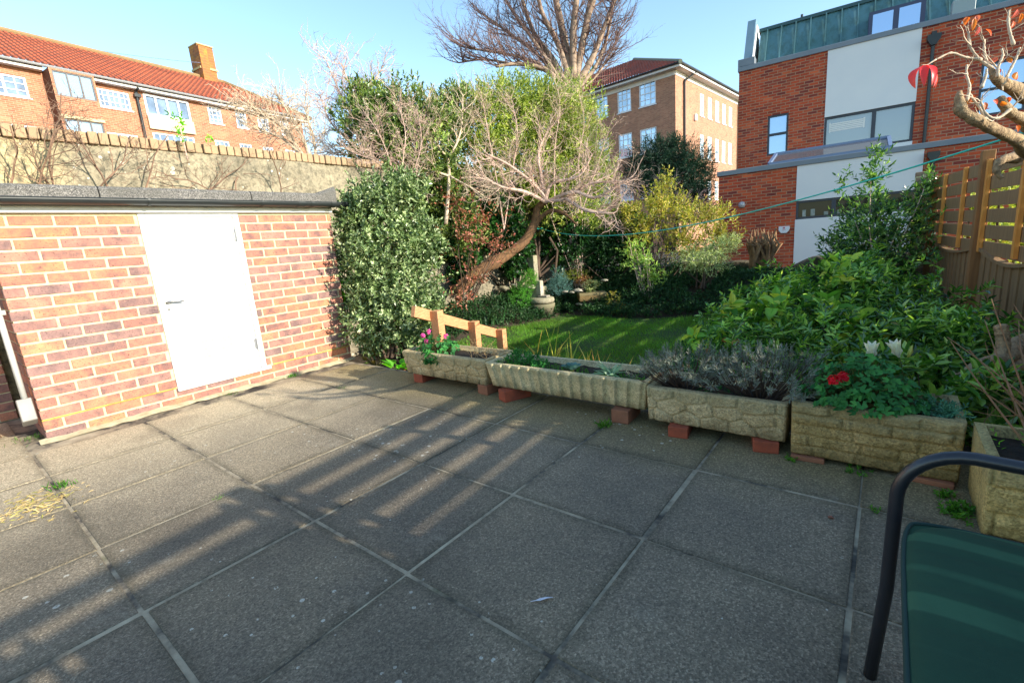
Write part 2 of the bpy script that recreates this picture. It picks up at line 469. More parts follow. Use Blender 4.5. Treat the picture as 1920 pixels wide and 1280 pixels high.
z = hgt(x, y); h = rng.uniform(0.025, 0.062, n)*(0.8+0.5*np.sin(x*4+1)*np.sin(y*3.3)); az = rng.uniform(0, 6.28, n); wd = rng.uniform(0.0022, 0.004, n)
le = rng.normal(0, 0.55, (n, 2))*h[:, None]
V = np.empty((n, 3, 3)); V[:, 0] = np.stack([x-np.cos(az)*wd, y-np.sin(az)*wd, z], -1); V[:, 1] = np.stack([x+np.cos(az)*wd, y+np.sin(az)*wd, z], -1)
V[:, 2] = np.stack([x+le[:, 0], y+le[:, 1], z+h], -1)
mb = MB(); mb.add(V.reshape(-1, 3), np.arange(3*n).reshape(-1, 3))
M_GRASS = leaf('grass_blade', [S(40, 92, 20), S(66, 126, 30), S(98, 150, 44), S(80, 136, 36)], 0.5, 0.4, 0.3, scale=1.2, k=2.0, blotch=S(110, 124, 50))
tag(mb.build('lawn_grass', M_GRASS), 'short green grass of the lawn behind the stone troughs', 'grass', kind='stuff')

# ================================================================== BRICK SHED
M_MORTAR = simple('mortar', S(208, 194, 156), S(184, 170, 132), 30, 0.95, 0.5, 120)
a = N('shed_brick'); r = a.rand()
c = a.ramp(r, [(0.0, S(162, 122, 110)), (0.15, S(198, 132, 108)), (0.28, S(138, 114, 108)), (0.42, S(210, 128, 92)), (0.56, S(176, 120, 102)), (0.7, S(218, 136, 94)), (0.82, S(152, 120, 112)), (0.92, S(192, 126, 102)), (1.0, S(216, 144, 104))])
off = a.n('ShaderNodeVectorMath'); off.operation = 'ADD'; a.l(a.co(), off.inputs[0])
cb = a.n('ShaderNodeCombineXYZ'); a.l(a.math('MULTIPLY', r, 37.0), cb.inputs[0]); a.l(a.math('MULTIPLY', r, 91.0), cb.inputs[2]); a.l(cb.outputs[0], off.inputs[1])
v = off.outputs[0]
c = a.mix(a.ramp(a.noise(9, 5, 0.7, v), [(0.38, 0), (0.66, 0.85)]), c, S(104, 84, 84))
c = a.mix(a.ramp(a.noise(120, 2, 0.5, v), [(0.62, 0), (0.7, 0.8)]), c, S(60, 44, 44))
c = a.mix(a.ramp(a.noise(22, 4, 0.7, v), [(0.6, 0), (0.8, 0.35)]), c, S(206, 160, 130))
a.col(c); a.rough(0.88); a.spec(0.25); a.bump(a.noise(70, 5, 0.7, v), 0.6, 0.006); M_BRICK = a.m
M_WHITE = simple('white_paint', (0.66, 0.66, 0.65, 1), (0.58, 0.58, 0.56, 1), 6, 0.42, 0.05, 30)
M_PVC = simple('white_pvc', (0.62, 0.62, 0.60, 1), (0.48, 0.48, 0.45, 1), 5, 0.35)
M_BLACK = simple('black_pvc', (0.018, 0.022, 0.024, 1), (0.03, 0.034, 0.034, 1), 6, 0.32)
M_CHROME = simple('satin_steel', (0.62, 0.62, 0.62, 1), None, 1, 0.28, metal=1.0)
SX = -4.45; YA, YB = 0.342, 2.735; DY0, DY1, DZ0, DZ1 = 1.143, 1.857, 0.152, 1.535; CR = 0.0757
shed = thing('brick_shed', 'low red brick shed with a white door and black gutter', 'shed', (SX, 1.5, 0))
mb = MB()
mb.box((SX-0.10, YA+0.006, 0), (SX-0.0025, DY0-0.003, 1.53)); mb.box((SX-0.10, DY1+0.003, 0), (SX-0.0025, YB-0.006, 1.53))
mb.box((SX-0.10, DY0-0.003, 0), (SX-0.0025, DY1+0.003, DZ0-0.01))
mb.box((-5.45, YA+0.006, 0), (SX-0.10, YA+0.10, 1.53)); mb.box((-5.45, YB-0.10, 0), (SX-0.10, YB-0.006, 1.53))
mb.build('mortar_bed', M_MORTAR, shed)
rng = np.random.default_rng(5); mb = MB()
def course(lo, hi, z0, off, put):
    y = lo - off
    while y < hi-0.012:
        a0, a1 = max(y, lo), min(y+0.2115, hi)
        if a1-a0 > 0.025: put(a0, a1, z0)
        y += 0.225
def put_front(a0, a1, z0):
    j = rng.normal(0, 0.0012, 3); mb.box((SX-0.05, a0+j[0], z0+0.0065+j[1]*0.6), (SX+0.0005+abs(j[2])*1.4, a1+j[0], z0+CR-0.0065+j[1]*0.6))
def put_side(ys_, x_in):
    def f(a0, a1, z0): mb.box((a0, min(ys_, x_in), z0+0.005), (a1, max(ys_, x_in), z0+CR-0.005))
    return f
for i in range(20):
    z0 = i*CR; off = 0.1125 if i % 2 else 0.0
    if z0 < DZ0-0.02: course(YA, YB, z0, off, put_front)
    else:
        course(YA, DY0-0.004, z0, off, put_front); course(DY1+0.004, YB, z0, 0.06 if i % 2 else 0.17, put_front)
    course(-5.45, SX-0.055, z0, 0.1125-off, put_side(YA, YA+0.04)); course(-5.45, SX-0.055, z0, 0.1125-off, put_side(YB, YB-0.04))
mb.build('wall', M_BRICK, shed, bevel=0.004, seg=2)
for ya, yb in ((YA, DY0-0.01), (DY1+0.06, YB)):
    mb = MB(); mb.box((SX-0.02, ya, 2*CR-0.004), (SX+0.004, yb, 2*CR+0.004)); mb.build('damp_course', simple('yellow_dpc', S(200, 170, 70), S(150, 120, 50), 30, 0.7), shed)
# door
mb = MB()
mb.box((SX-0.06, DY0, DZ0), (SX+0.004, DY0+0.045, DZ1)); mb.box((SX-0.06, DY1-0.045, DZ0), (SX+0.004, DY1, DZ1)); mb.box((SX-0.06, DY0+0.045, DZ1-0.04), (SX+0.004, DY1-0.045, DZ1))
mb.build('door_frame', M_WHITE, shed, bevel=0.003)
mb = MB(); mb.box((SX-0.06, DY0-0.006, DZ0-0.03), (SX+0.028, DY1+0.03, DZ0)); mb.build('door_sill', M_WHITE, shed, bevel=0.006, seg=2)
dr = MB(); dr.box((SX-0.05, DY0+0.048, DZ0+0.004), (SX-0.003, DY1-0.048, DZ1-0.043)); door = dr.build('door', M_WHITE, shed, bevel=0.003)
# handle on a back plate
hy, hz = 1.205, 0.835
mb = MB(); mb.box((SX-0.003, hy-0.020, hz-0.085), (SX+0.003, hy+0.020, hz+0.055)); mb.build('handle_plate', M_CHROME, door, bevel=0.002)
mb = MB(); mb.tube([(SX+0.001, hy, hz+0.01), (SX+0.038, hy, hz+0.01)], 0.009, 12)
mb.tube([(SX+0.036, hy-0.006, hz+0.01), (SX+0.040, hy+0.03, hz+0.012), (SX+0.037, hy+0.075, hz+0.007), (SX+0.034, hy+0.105, hz+0.002)], [0.009, 0.0085, 0.0075, 0.006], 12)
mb.build('handle', M_CHROME, door, smooth=True)
mb = MB(); mb.tube([(SX+0.002, hy, hz-0.052), (SX+0.0045, hy, hz-0.052)], 0.006, 10); mb.build('keyhole', M_BLACK, door)
for z in (1.34, 0.375):
    mb = MB(); mb.box((SX-0.003, DY1-0.066, z-0.045), (SX+0.007, DY1-0.046, z+0.045)); mb.tube([(SX+0.009, DY1-0.052, z-0.048), (SX+0.009, DY1-0.052, z+0.048)], 0.006, 8)
    mb.build('hinge', simple('grey_steel', (0.22, 0.23, 0.25, 1), (0.3, 0.3, 0.3, 1), 20, 0.45, metal=0.6), door)
# twin louvre vent low in the door
M_VENT = simple('vent_cream', S(220, 212, 182), S(206, 196, 164), 20, 0.5)
for y0 in (1.37, 1.515):
    mb = MB(); mb.box((SX-0.003, y0, 0.335), (SX+0.002, y0+0.115, 0.50))
    for k in range(7): mb.obox((SX+0.004, y0+0.0575, 0.353+k*0.0215), (0.005, 0, 0.004), (0, 0.05, 0), (-0.001, 0, 0.0012))
    mb.build('vent', M_VENT, door)
# fascia, felted roof edge, gutter
mb = MB(); mb.box((SX-0.02, 0.05, 1.525), (SX+0.035, YB+0.01, 1.612)); mb.build('fascia', M_PVC, shed, bevel=0.003)
a = N('roof_felt'); p = a.co()
c = a.ramp(a.voro(260, vec=p).outputs['Color'], [(0.1, S(46, 45, 44)), (0.5, S(92, 89, 86)), (0.9, S(160, 155, 148))])
c = a.mix(a.ramp(a.noise(4, 5, 0.7), [(0.4, 0), (0.65, 0.6)]), c, S(84, 82, 76))
a.col(c); a.rough(0.95); a.bump(a.noise(300, 3, 0.6), 0.6, 0.004); M_FELT = a.m
mb = MB(); prof = [(-5.58, 1.60), (-4.375, 1.612), (-4.362, 1.612), (-4.366, 1.685), (-4.385, 1.702), (-4.47, 1.712), (-4.60, 1.70), (-5.58, 1.78)]
for ya, yb in ((0.0, 0.93), (0.936, 1.96), (1.966, 2.76)): mb.prism(prof, (0, ya, 0), (1, 0, 0), (0, 0, 1), (0, yb-ya, 0))
mb.add([(-4.366, 2.60, 1.685), (-4.385, 2.60, 1.704), (-4.60, 2.60, 1.705), (-4.362, 2.785, 1.612), (-4.36, 2.785, 1.735), (-4.385, 2.785, 1.775), (-4.60, 2.785, 1.76), (-4.6, 2.785, 1.612)],
       [(0, 1, 5, 4), (1, 2, 6, 5), (3, 4, 5, 6, 7), (0, 4, 3)])
mb.build('roof', M_FELT, shed, bevel=0.004)
mb = MB(); gx, gz = -4.338, 1.606
ang = np.linspace(math.pi*0.95, math.pi*2.05, 12)
P = np.array([[(gx+0.045*math.cos(t)*s, y, gz+0.037*math.sin(t)*s) for t in ang] for y in (0.0, 2.86) for s in (1.0,)])
mb.grid(P); P2 = np.array([[(gx+0.040*math.cos(t), y, gz+0.032*math.sin(t)) for t in ang] for y in (0.0, 2.86)]); mb.grid(P2[::-1])
mb.tube([(gx+0.044, 0, gz+0.004), (gx+0.044, 2.86, gz+0.004)], 0.005, 8); mb.tube([(gx-0.044, 0, gz+0.004), (gx-0.044, 2.86, gz+0.004)], 0.005, 8)
mb.prism([(0.046*math.cos(t), 0.038*math.sin(t)) for t in ang], (gx, 2.855, gz), (1, 0, 0), (0, 0, 1), (0, 0.012, 0))
gut = mb.build('gutter', M_BLACK, shed, smooth=False)
for y, w_ in ((1.19, 0.016), (2.01, 0.02), (2.34, 0.07), (2.47, 0.03), (2.68, 0.05)):
    mb = MB(); P = np.array([[(gx+0.050*math.cos(t), yy_, gz+0.042*math.sin(t)) for t in ang] for yy_ in (y, y+w_)]); mb.grid(P)
    mb.build('gutter_bracket', M_BLACK, gut)
# downpipe shoe at the left corner
mb = MB(); mb.tube([(-4.53, 0.30, 1.45), (-4.53, 0.30, 0.31)], 0.017, 12); mb.obox((-4.53, 0.312, 0.9), (0.022, 0, 0), (0, 0.02, 0), (0, 0, 0.015))
dp = mb.build('downpipe', M_PVC, shed, smooth=True)
mb = MB(); mb.prism([(-0.02, 0.31), (0.03, 0.32), (0.055, 0.17), (-0.03, 0.12)], (-4.53, 0.255, 0), (1, 0, 0), (0, 0, 1), (0, 0.075, 0)); mb.build('pipe_shoe', simple('grey_pvc', S(150, 146, 140), S(130, 126, 120), 10, 0.5), dp, bevel=0.004)

# ------------------------------------------------------------------ walls of the garden
a = N('rendered_wall'); p = a.co(); sx = a.sep(p)
c = a.mix(a.ramp(a.noise(1.6, 6, 0.7), [(0.35, 0), (0.7, 1)]), S(166, 154, 128), S(122, 114, 96))
left = a.n('ShaderNodeMapRange'); a.l(a.math('ADD', sx[1], a.math('MULTIPLY', a.noise(2, 4, 0.6), 0.3)), left.inputs[0]); left.inputs[1].default_value = -2.75; left.inputs[2].default_value = -3.0
c = a.mix(left.outputs[0], c, S(190, 170, 128))
c = a.mix(a.ramp(a.noise(18, 6, 0.75), [(0.44, 0), (0.62, 0.9)]), c, S(98, 92, 76))
lv = a.voro(11); c = a.mix(a.math('LESS_THAN', lv.outputs['Distance'], a.math('MULTIPLY', a.math('SUBTRACT', a.noise(2.3, 4, 0.6), 0.43), 1.1)), c, S(190, 184, 166))
a.col(c); a.rough(0.95); a.bump(a.noise(40, 6, 0.75), 0.7, 0.015); M_RENDER = a.m
a = N('coping_brick'); c = a.ramp(a.rand(), [(0, S(178, 142, 110)), (0.5, S(164, 134, 104)), (1, S(184, 152, 118))])
c = a.mix(a.ramp(a.noise(14, 5, 0.7), [(0.36, 0), (0.62, 0.7)]), c, S(140, 126, 98)); a.col(c); a.rough(0.95); a.bump(a.noise(50, 5, 0.7), 0.6, 0.008); M_COPE = a.m
gw = thing('garden_wall', 'high beige rendered garden wall with a brick coping behind the shed', 'wall', (-5.75, 4.0, -0.5))
rng = np.random.default_rng(8)
yy = np.linspace(-1.6, 10.0, 120); zz = np.linspace(-0.5, 2.235, 30)
Yg, Zg = np.meshgrid(yy, zz, indexing='ij'); Xg = -5.62 + 0.012*np.sin(Yg*2.1+Zg)+0.008*np.sin(Yg*7+Zg*5)+rng.normal(0, 0.003, Yg.shape)
mb = MB(); mb.grid(np.stack([Xg, Yg, Zg], -1)); mb.box((-5.85, -1.6, -0.5), (-5.66, 10.0, 2.235)); mb.build('render', M_RENDER, gw)
mb = MB(); y = -1.6
while y < 10:
    z1 = 2.335+rng.normal(0, 0.004); mb.box((-5.87+rng.normal(0, .004), y+0.004, 2.236), (-5.595+rng.normal(0, .006), y+0.071, z1)); y += 0.076
mb.build('coping', M_COPE, gw, bevel=0.008, seg=2)
# low brick wall seen past the left end of the shed
lw = MB(); lw2 = MB()
for i in range(20):
    y = -1.6-(0.11 if i % 2 else 0)
    while y < 0.34:
        a1 = min(y+0.215, 0.30)
        if a1-y > 0.03: lw.box((-5.56, y, i*CR+0.005), (-5.50, a1, i*CR+CR-0.005))
        y += 0.225
lowwall = thing('brick_wall', 'dark old brick wall in the gap at the left end of the shed', 'wall', (-5.56, -0.6, 0))
mb = MB(); mb.box((-5.615, -1.6, 0), (-5.508, 0.30, 1.52)); mb.build('mortar_bed', M_MORTAR, lowwall)
lw.build('wall', M_BRICK, lowwall, bevel=0.004)
# stone wall at the back
a = N('flint_wall'); vv = a.voro(5.0, 'F1'); ve = a.voro(5.0, 'DISTANCE_TO_EDGE')
c = a.ramp(vv.outputs['Color'], [(0, S(70, 62, 48)), (0.5, S(104, 92, 70)), (1, S(60, 56, 46))])
c = a.mix(a.ramp(ve.outputs['Distance'], [(0.0, 1), (0.06, 0)]), c, S(120, 108, 82))
c = a.mix(a.ramp(a.noise(5, 6, 0.7), [(0.45, 0), (0.65, 0.8)]), c, S(58, 60, 36)); a.col(c); a.rough(0.95)
a.bump(a.math('ADD', ve.outputs['Distance'], a.noise(30, 5, 0.7)), 0.8, 0.03); M_FLINT = a.m
mb = MB(); xs = np.linspace(-5.6, 0.5, 90); zs = np.linspace(-0.5, 1.0, 14)
top = 0.33+0.07*np.sin(xs*1.9+0.5)+0.05*np.sin(xs*5.3)+0.12*np.exp(-((xs+0.95)/0.35)**2)
rng = np.random.default_rng(9)
P = np.array([[(x, 9.45+rng.normal(0, 0.02), -0.5+(t+0.5)*f) for f in np.linspace(0, 1, 14)] for x, t in zip(xs, top)])
Q = np.concatenate([P, P[:, -1:, :]+np.array([0, 0.14, 0.03]), P[:, -1:, :]+np.array([0, 0.34, -0.02])], 1); mb.grid(Q)
tag(mb.build('stone_wall', M_FLINT, smooth=True), 'low mossy stone wall along the back of the garden', 'wall')

# ================================================================== BUILDINGS
class Plane:
    """a vertical facade: origin, unit direction along it, outward normal"""
    def __init__(s, b, ang, out):
        s.U = np.array([math.cos(R(ang)), math.sin(R(ang)), 0]); s.b = np.array([b[0], b[1], 0.0])
        s.n = np.array([s.U[1], -s.U[0], 0])*out
    def P(s, u, z, d=0.0): return s.b + s.U*u + s.n*d + np.array([0, 0, z])
    def box(s, mb, u0, u1, z0, z1, d0, d1):
        mb.obox(s.P((u0+u1)/2, (z0+z1)/2, (d0+d1)/2), s.U*(u1-u0)/2, s.n*(d1-d0)/2, (0, 0, (z1-z0)/2))
    def wall(s, name, mat, parent, u0, u1, z0, z1, holes=(), reveal=0.10, d=0.0):
        us = sorted({u0, u1, *[h[0] for h in holes], *[h[1] for h in holes]}); zs = sorted({z0, z1, *[h[2] for h in holes], *[h[3] for h in holes]})
        mb = MB(); uv = []
        def q(a, b_, c, e, uvs): mb.add([a, b_, c, e], [(0, 1, 2, 3)]); uv.extend(uvs)
        for i in range(len(us)-1):
            for j in range(len(zs)-1):
                cu, cz = (us[i]+us[i+1])/2, (zs[j]+zs[j+1])/2
                if any(h[0] < cu < h[1] and h[2] < cz < h[3] for h in holes): continue
                c4 = [(us[i], zs[j]), (us[i+1], zs[j]), (us[i+1], zs[j+1]), (us[i], zs[j+1])]
                q(*[s.P(u, z, d) for u, z in c4], c4)
        for h in holes:
            c4 = [(h[0], h[2]), (h[1], h[2]), (h[1], h[3]), (h[0], h[3])]
            for k in range(4):
                (ua, za), (ub, zb) = c4[k], c4[(k+1) % 4]
                q(s.P(ua, za, d), s.P(ub, zb, d), s.P(ub, zb, d-reveal), s.P(ua, za, d-reveal), [(ua, za), (ub, zb), (ub+0.05*(k % 2), zb+0.05*((k+1) % 2)), (ua+0.05*(k % 2), za+0.05*((k+1) % 2))])
        return mb.build(name, mat, parent, uv=np.array(uv))
    def window(s, parent, u0, u1, z0, z1, cols=(), rows=(), fm=None, gm=None, fw=0.06, bw=0.03, d=-0.03, th=0.06, sill=None):
        """frame with glazing bars (fractions cols/rows) and one pane sheet behind the bars"""
        mb = MB()
        s.box(mb, u0+.002, u0+fw, z0+.002, z1-.002, d-th, d); s.box(mb, u1-fw, u1-.002, z0+.002, z1-.002, d-th, d)
        s.box(mb, u0+fw, u1-fw, z0+.002, z0+fw, d-th, d); s.box(mb, u0+fw, u1-fw, z1-fw, z1-.002, d-th, d)
        for c in cols:
            f, b = c if hasattr(c, '__len__') else (c, bw); u = u0+(u1-u0)*f; s.box(mb, u-b/2, u+b/2, z0+fw, z1-fw, d-th+.008, d-0.004)
        for c in rows:
            f, b = c if hasattr(c, '__len__') else (c, bw); z = z0+(z1-z0)*f; s.box(mb, u0+fw, u1-fw, z-b/2, z+b/2, d-th+.012, d-0.008)
        if sill: s.box(mb, u0-0.05, u1+0.05, z0-sill, z0, d-th, 0.05)
        w_ = mb.build('window', fm, parent)
        g = MB(); s.box(g, u0+fw*0.6, u1-fw*0.6, z0+fw*0.6, z1-fw*0.6, d-th+0.014, d-th+0.022); g.build('pane', gm, w_)
        return w_

def glass(name, col, rough=0.04, metal=0.0, spec=1.0, var=0.0):
    a = N(name)
    if var: a.col(a.mix(a.ramp(a.noise(1.3, 3, 0.5), [(0.4, 0), (0.6, 1)]), col, tuple(c*var for c in col[:3])+(1,)))
    else: a.col(col)
    a.rough(rough); a.spec(spec); a.b.inputs['Metallic'].default_value = metal
    return a.m
M_GL_HOUSE = glass('house_pane', (0.12, 0.17, 0.25, 1), 0.08, 0.0, 0.22, 1.6)
M_GL_BAY = glass('bay_pane', (0.30, 0.40, 0.48, 1), 0.05, 0.5, 1.0)
M_GL_SCH = glass('school_pane', (0.42, 0.52, 0.62, 1), 0.05, 0.45, 1.0, 1.4)
M_GL_MOD = glass('modern_pane', (0.30, 0.33, 0.36, 1), 0.06, 0.25, 1.0)
M_GL_SKY = glass('blue_pane', (0.42, 0.56, 0.78, 1), 0.05, 0.55, 1.0)
M_GL_DARK = glass('dark_pane', (0.02, 0.024, 0.02, 1), 0.04, 0.0, 0.25)
M_WIN = simple('window_white', (0.78, 0.79, 0.80, 1), (0.70, 0.71, 0.72, 1), 3, 0.45)
M_GREYF = simple('anthracite_frame', (0.035, 0.04, 0.055, 1), (0.05, 0.055, 0.07, 1), 4, 0.4)
M_COPING = simple('grey_aluminium', (0.16, 0.19, 0.22, 1), (0.20, 0.23, 0.26, 1), 2, 0.45)
M_SOFFIT = simple('painted_soffit', (0.72, 0.71, 0.68, 1), (0.6, 0.59, 0.56, 1), 2, 0.6)

# ---- long brick house on the left, beyond the garden wall
h = Plane((-27.227, 3.776), 97, 1)
M_HB = brick_uv('house_brick', [S(154, 96, 74), S(172, 108, 80), S(184, 122, 92), S(162, 102, 78)], S(174, 148, 122), ms=0.008)
house = thing('terraced_house', 'long two storey red brick house with orange pantile roof left of the trees', 'house', h.P(4, -0.5))
W_TOP = [(-1.35, 0.66, 8.25, 9.03), (2.93, 4.12, 8.39, 9.16), (7.55, 8.23, 8.45, 9.30), (8.98, 9.58, 8.45, 9.30), (10.22, 10.88, 8.45, 9.30), (11.62, 12.2, 8.45, 9.3)]
W_LOW = [(-1.3, 0.63, 6.3, 7.2), (2.87, 4.11, 6.4, 7.35), (4.75, 6.6, 6.4, 7.6), (7.6, 8.35, 6.6, 7.63), (8.92, 9.6, 6.6, 7.63), (10.25, 10.9, 6.6, 7.63), (11.65, 12.3, 6.6, 7.63)]
EZ = 9.40
h.wall('wall', M_HB, house, -9, 13.1, -0.5, EZ, W_TOP+W_LOW+[(4.68, 6.63, 8.33, 9.28)])
q = Plane(h.P(13.1, 0)[:2], 7, 1); q.wall('wall', M_HB, house, -8, 0, -0.5, EZ)
for i, (u0, u1, z0, z1) in enumerate(W_TOP+W_LOW):
    wide = u1-u0 > 1
    h.window(house, u0, u1, z0, z1, [(1/3, .07), (2/3, .07), 1/6, .5, 5/6] if wide else [1/3, 2/3], [.33, .66] if wide else [.25, (.5, .05), .75], M_WIN, M_GL_HOUSE, 0.07, 0.028, sill=0.05)
h.window(house, 4.68, 6.63, 8.33, 9.28, [(.25, .08), (.5, .08), (.75, .08)], [], M_WIN, M_GL_HOUSE, 0.09, d=0.04, th=0.10)
mb = MB(); h.box(mb, 4.66, 6.67, 7.72, 8.32, 0.01, 0.12); mb.build('panel', simple('cream_panel', S(216, 196, 160), S(200, 180, 144), 2, 0.7), house, bevel=0.01)
# projecting brick bay with glazed screens
bay = MB(); h.box(bay, 1.22, 2.66, -0.5, 8.30, -0.3, 0.75); h.box(bay, 1.22, 1.34, 8.30, 9.33, -0.3, 0.75)
uvs = []
bayo = None
bp = Plane(h.P(0, 0, 0.75)[:2], 97, 1)
bayo = bp.wall('bay', M_HB, house, 1.22, 2.66, -0.5, 9.36, [(1.30, 2.60, 8.35, 9.30), (1.30, 2.60, 6.4, 7.5)], 0.12)
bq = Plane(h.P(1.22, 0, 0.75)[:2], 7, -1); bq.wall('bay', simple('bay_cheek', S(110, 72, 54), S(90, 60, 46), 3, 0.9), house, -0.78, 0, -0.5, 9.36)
bq = Plane(h.P(2.66, 0, 0.75)[:2], 7, 1); bq.wall('bay', M_HB, house, -0.78, 0, -0.5, 9.36)
M_BRONZE = simple('bronze_frame', (0.11, 0.10, 0.10, 1), None, 1, 0.5)
for z0, z1 in ((8.35, 9.30), (6.4, 7.5)): bp.window(house, 1.30, 2.60, z0, z1, [.36, .68], [], M_BRONZE, M_GL_BAY, 0.045, 0.05)
mb = MB(); bp.box(mb, 1.2, 2.68, 7.5, 7.62, 0.005, 0.03); mb.build('lintel', simple('lintel_stone', S(196, 176, 140), None, 1, 0.8), house)
# eaves, gutter, roof, chimney
mb = MB(); h.box(mb, -9, 1.18, EZ-0.06, EZ+0.10, 0.004, 0.32); h.box(mb, 2.70, 13.4, EZ-0.06, EZ+0.10, 0.004, 0.32); mb.build('eaves', M_SOFFIT, house)
mb = MB(); mb.tube([h.P(-9, EZ+0.10, 0.40), h.P(13.4, EZ+0.10, 0.40)], 0.06, 8); mb.build('gutter', simple('gutter_grey', (0.25, 0.25, 0.25, 1), None, 1, 0.5), house)
mb = MB(); mb.tube([h.P(4.40, 9.36, 0.36), h.P(4.40, 9.25, 0.10), h.P(4.37, 5, 0.08)], 0.055, 8); h.box(mb, 4.28, 4.54, 9.02, 9.16, 0.0, 0.2); mb.build('downpipe', M_BLACK, house)
a = N('pantile'); uv = a.co('UV'); su = a.sep(uv)
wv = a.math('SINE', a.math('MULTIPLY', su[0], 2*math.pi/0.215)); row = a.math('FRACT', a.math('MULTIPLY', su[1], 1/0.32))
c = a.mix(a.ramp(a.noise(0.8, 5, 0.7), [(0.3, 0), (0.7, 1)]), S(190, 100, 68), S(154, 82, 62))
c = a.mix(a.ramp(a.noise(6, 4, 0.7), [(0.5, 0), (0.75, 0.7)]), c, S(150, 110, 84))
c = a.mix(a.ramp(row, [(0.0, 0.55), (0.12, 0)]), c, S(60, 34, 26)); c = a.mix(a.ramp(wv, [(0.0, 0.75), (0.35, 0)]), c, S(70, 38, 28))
a.col(c); a.rough(0.85); M_TILE = a.m
mb = MB(); uv = []
SB = 4.3; RZ = 12.15
# corrugated slope modelled course by course
nu = 0
def slope(A0, A1, B0, B1, rows, waves):
    """pantiled slope between eaves line A0-A1 and ridge line B0-B1"""
    L = np.linalg.norm(np.array(A1)-A0); cols = int(waves*6); P = np.empty((rows*2, cols+1, 3)); T = np.empty((rows*2, cols+1, 2))
    nrm = unit(np.cross(np.array(A1)-A0, np.array(B0)-A0)); nrm = nrm*np.sign(nrm[2])
    H = np.linalg.norm(np.array(B0)+np.array(B1)-A0-A1)/2; s_ = np.linspace(0, 1, cols+1)[:, None]
    for k in range(rows):
        for e in (0, 1):
            f = (k+e)/rows; lo = np.array(A0)*(1-f)+np.array(B0)*f; hi = np.array(A1)*(1-f)+np.array(B1)*f
            line = lo*(1-s_)+hi*s_; al = ((line-A0)@unit(np.array(A1)-A0))
            wv_ = 0.035*np.sin(al*2*math.pi/0.215)+0.035*(1-e)
            P[2*k+e] = line+nrm*wv_[:, None]; T[2*k+e] = np.stack([al, np.full(len(al), f*H)], -1)
    mb.grid(P); uv.append(T.reshape(-1, 2))
e0, e1 = h.P(-9, EZ+0.12, 0.42), h.P(13.5, EZ+0.12, 0.42); r0, r1 = h.P(-9, RZ, -SB), h.P(11.2, RZ, -SB)
slope(e0, e1, r0, r1, 16, 105)
slope(h.P(13.5, EZ+0.12, 0.42), h.P(13.5, EZ+0.12, -9), h.P(11.2, RZ, -SB), h.P(11.2, RZ, -SB-0.01), 16, 44)
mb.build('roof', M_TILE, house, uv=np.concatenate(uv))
mb = MB(); mb.tube([h.P(-9, RZ+0.03, -SB), h.P(11.2, RZ+0.03, -SB)], 0.13, 8); mb.tube([h.P(11.2, RZ+0.03, -SB), h.P(13.5, EZ+0.15, 0.42)], 0.12, 8)
mb.build('ridge_tiles', simple('ridge_tile', S(150, 120, 80), S(120, 104, 76), 3, 0.9), house)
mb = MB(); cz0, cz1 = 11.4, 13.85; cu = 10.25
h.box(mb, cu-0.45, cu+0.45, cz0, cz1, -SB-0.55, -SB+0.35); h.box(mb, cu-0.45, cu+0.0, cz0, cz1-0.1, -SB+0.35, -SB+0.52)
M_CHIM = N('chimney_brick'); c = M_CHIM.mix(M_CHIM.ramp(M_CHIM.noise(2.5, 5, 0.7), [(0.35, 0), (0.65, 1)]), S(182, 112, 56), S(120, 84, 58))
sz = M_CHIM.sep(M_CHIM.co()); c = M_CHIM.mix(M_CHIM.ramp(M_CHIM.math('FRACT', M_CHIM.math('MULTIPLY', sz[2], 1/0.15)), [(0.0, 0.7), (0.1, 0.0)]), c, S(170, 150, 110))
c = M_CHIM.mix(M_CHIM.ramp(M_CHIM.noise(1.2, 5, 0.7), [(0.55, 0), (0.7, 0.8)]), c, S(190, 150, 50)); M_CHIM.col(c); M_CHIM.rough(0.9)
ch = mb.build('chimney', M_CHIM.m, house)
mb = MB(); h.box(mb, cu-0.5, cu+0.5, 12.55, 12.66, -SB-0.6, -SB+0.42); mb.build('string_course', simple('stone_band', S(190, 170, 120), None, 1, 0.9), ch)
mb = MB(); h.box(mb, cu-0.47, cu+0.47, cz1, cz1+0.06, -SB-0.57, -SB+0.40); mb.build('cap', simple('stone_band'), ch)

# ---- tall tall brown brick block in the middle distance
sr = Plane((-12.19, 35.04), 86, 1); sL = Plane((-12.19, 35.04), 176, 1)
if sr.n[0] < 0: sr.n = -sr.n
if sL.n[1] > 0: sL.n = -sL.n
M_SB = brick_uv('school_brick', [S(140, 94, 76), S(164, 110, 86), S(178, 126, 98), S(152, 102, 80)], S(184, 156, 130), ms=0.010)
school = thing('brick_building', 'three storey brown brick block with white sash windows behind the conifer', 'building', sr.P(6, -0.5))
cols_r = [(4.5, 5.3), (6.12, 6.95), (7.78, 8.6), (9.38, 10.2), (10.98, 11.8)]
rows_r = [(9.42, 11.0), (6.35, 8.1), (3.3, 4.75)]
WR = [(u0, u1, z0, z1) for z0, z1 in rows_r for u0, u1 in cols_r]
SZ = 11.75
sr.wall('wall', M_SB, school, 0, 14.5, -0.5, SZ, WR, 0.12)
cols_l = [(1.42, 2.72), (3.35, 4.48), (5.3, 6.4), (7.2, 8.4)]
WL = [(u0, u1, z0, z1) for z0, z1 in ((9.95, 11.62), (6.75, 8.45), (3.6, 5.2)) for u0, u1 in cols_l]
sL.wall('wall', M_SB, school, 0, 11, -0.5, SZ, WL, 0.12)
for wdw in WR: sr.window(school, *wdw, [.5], [.25, (.5, .06), .75], M_WIN, M_GL_SCH, 0.11, 0.04, d=-0.02, sill=0.06)
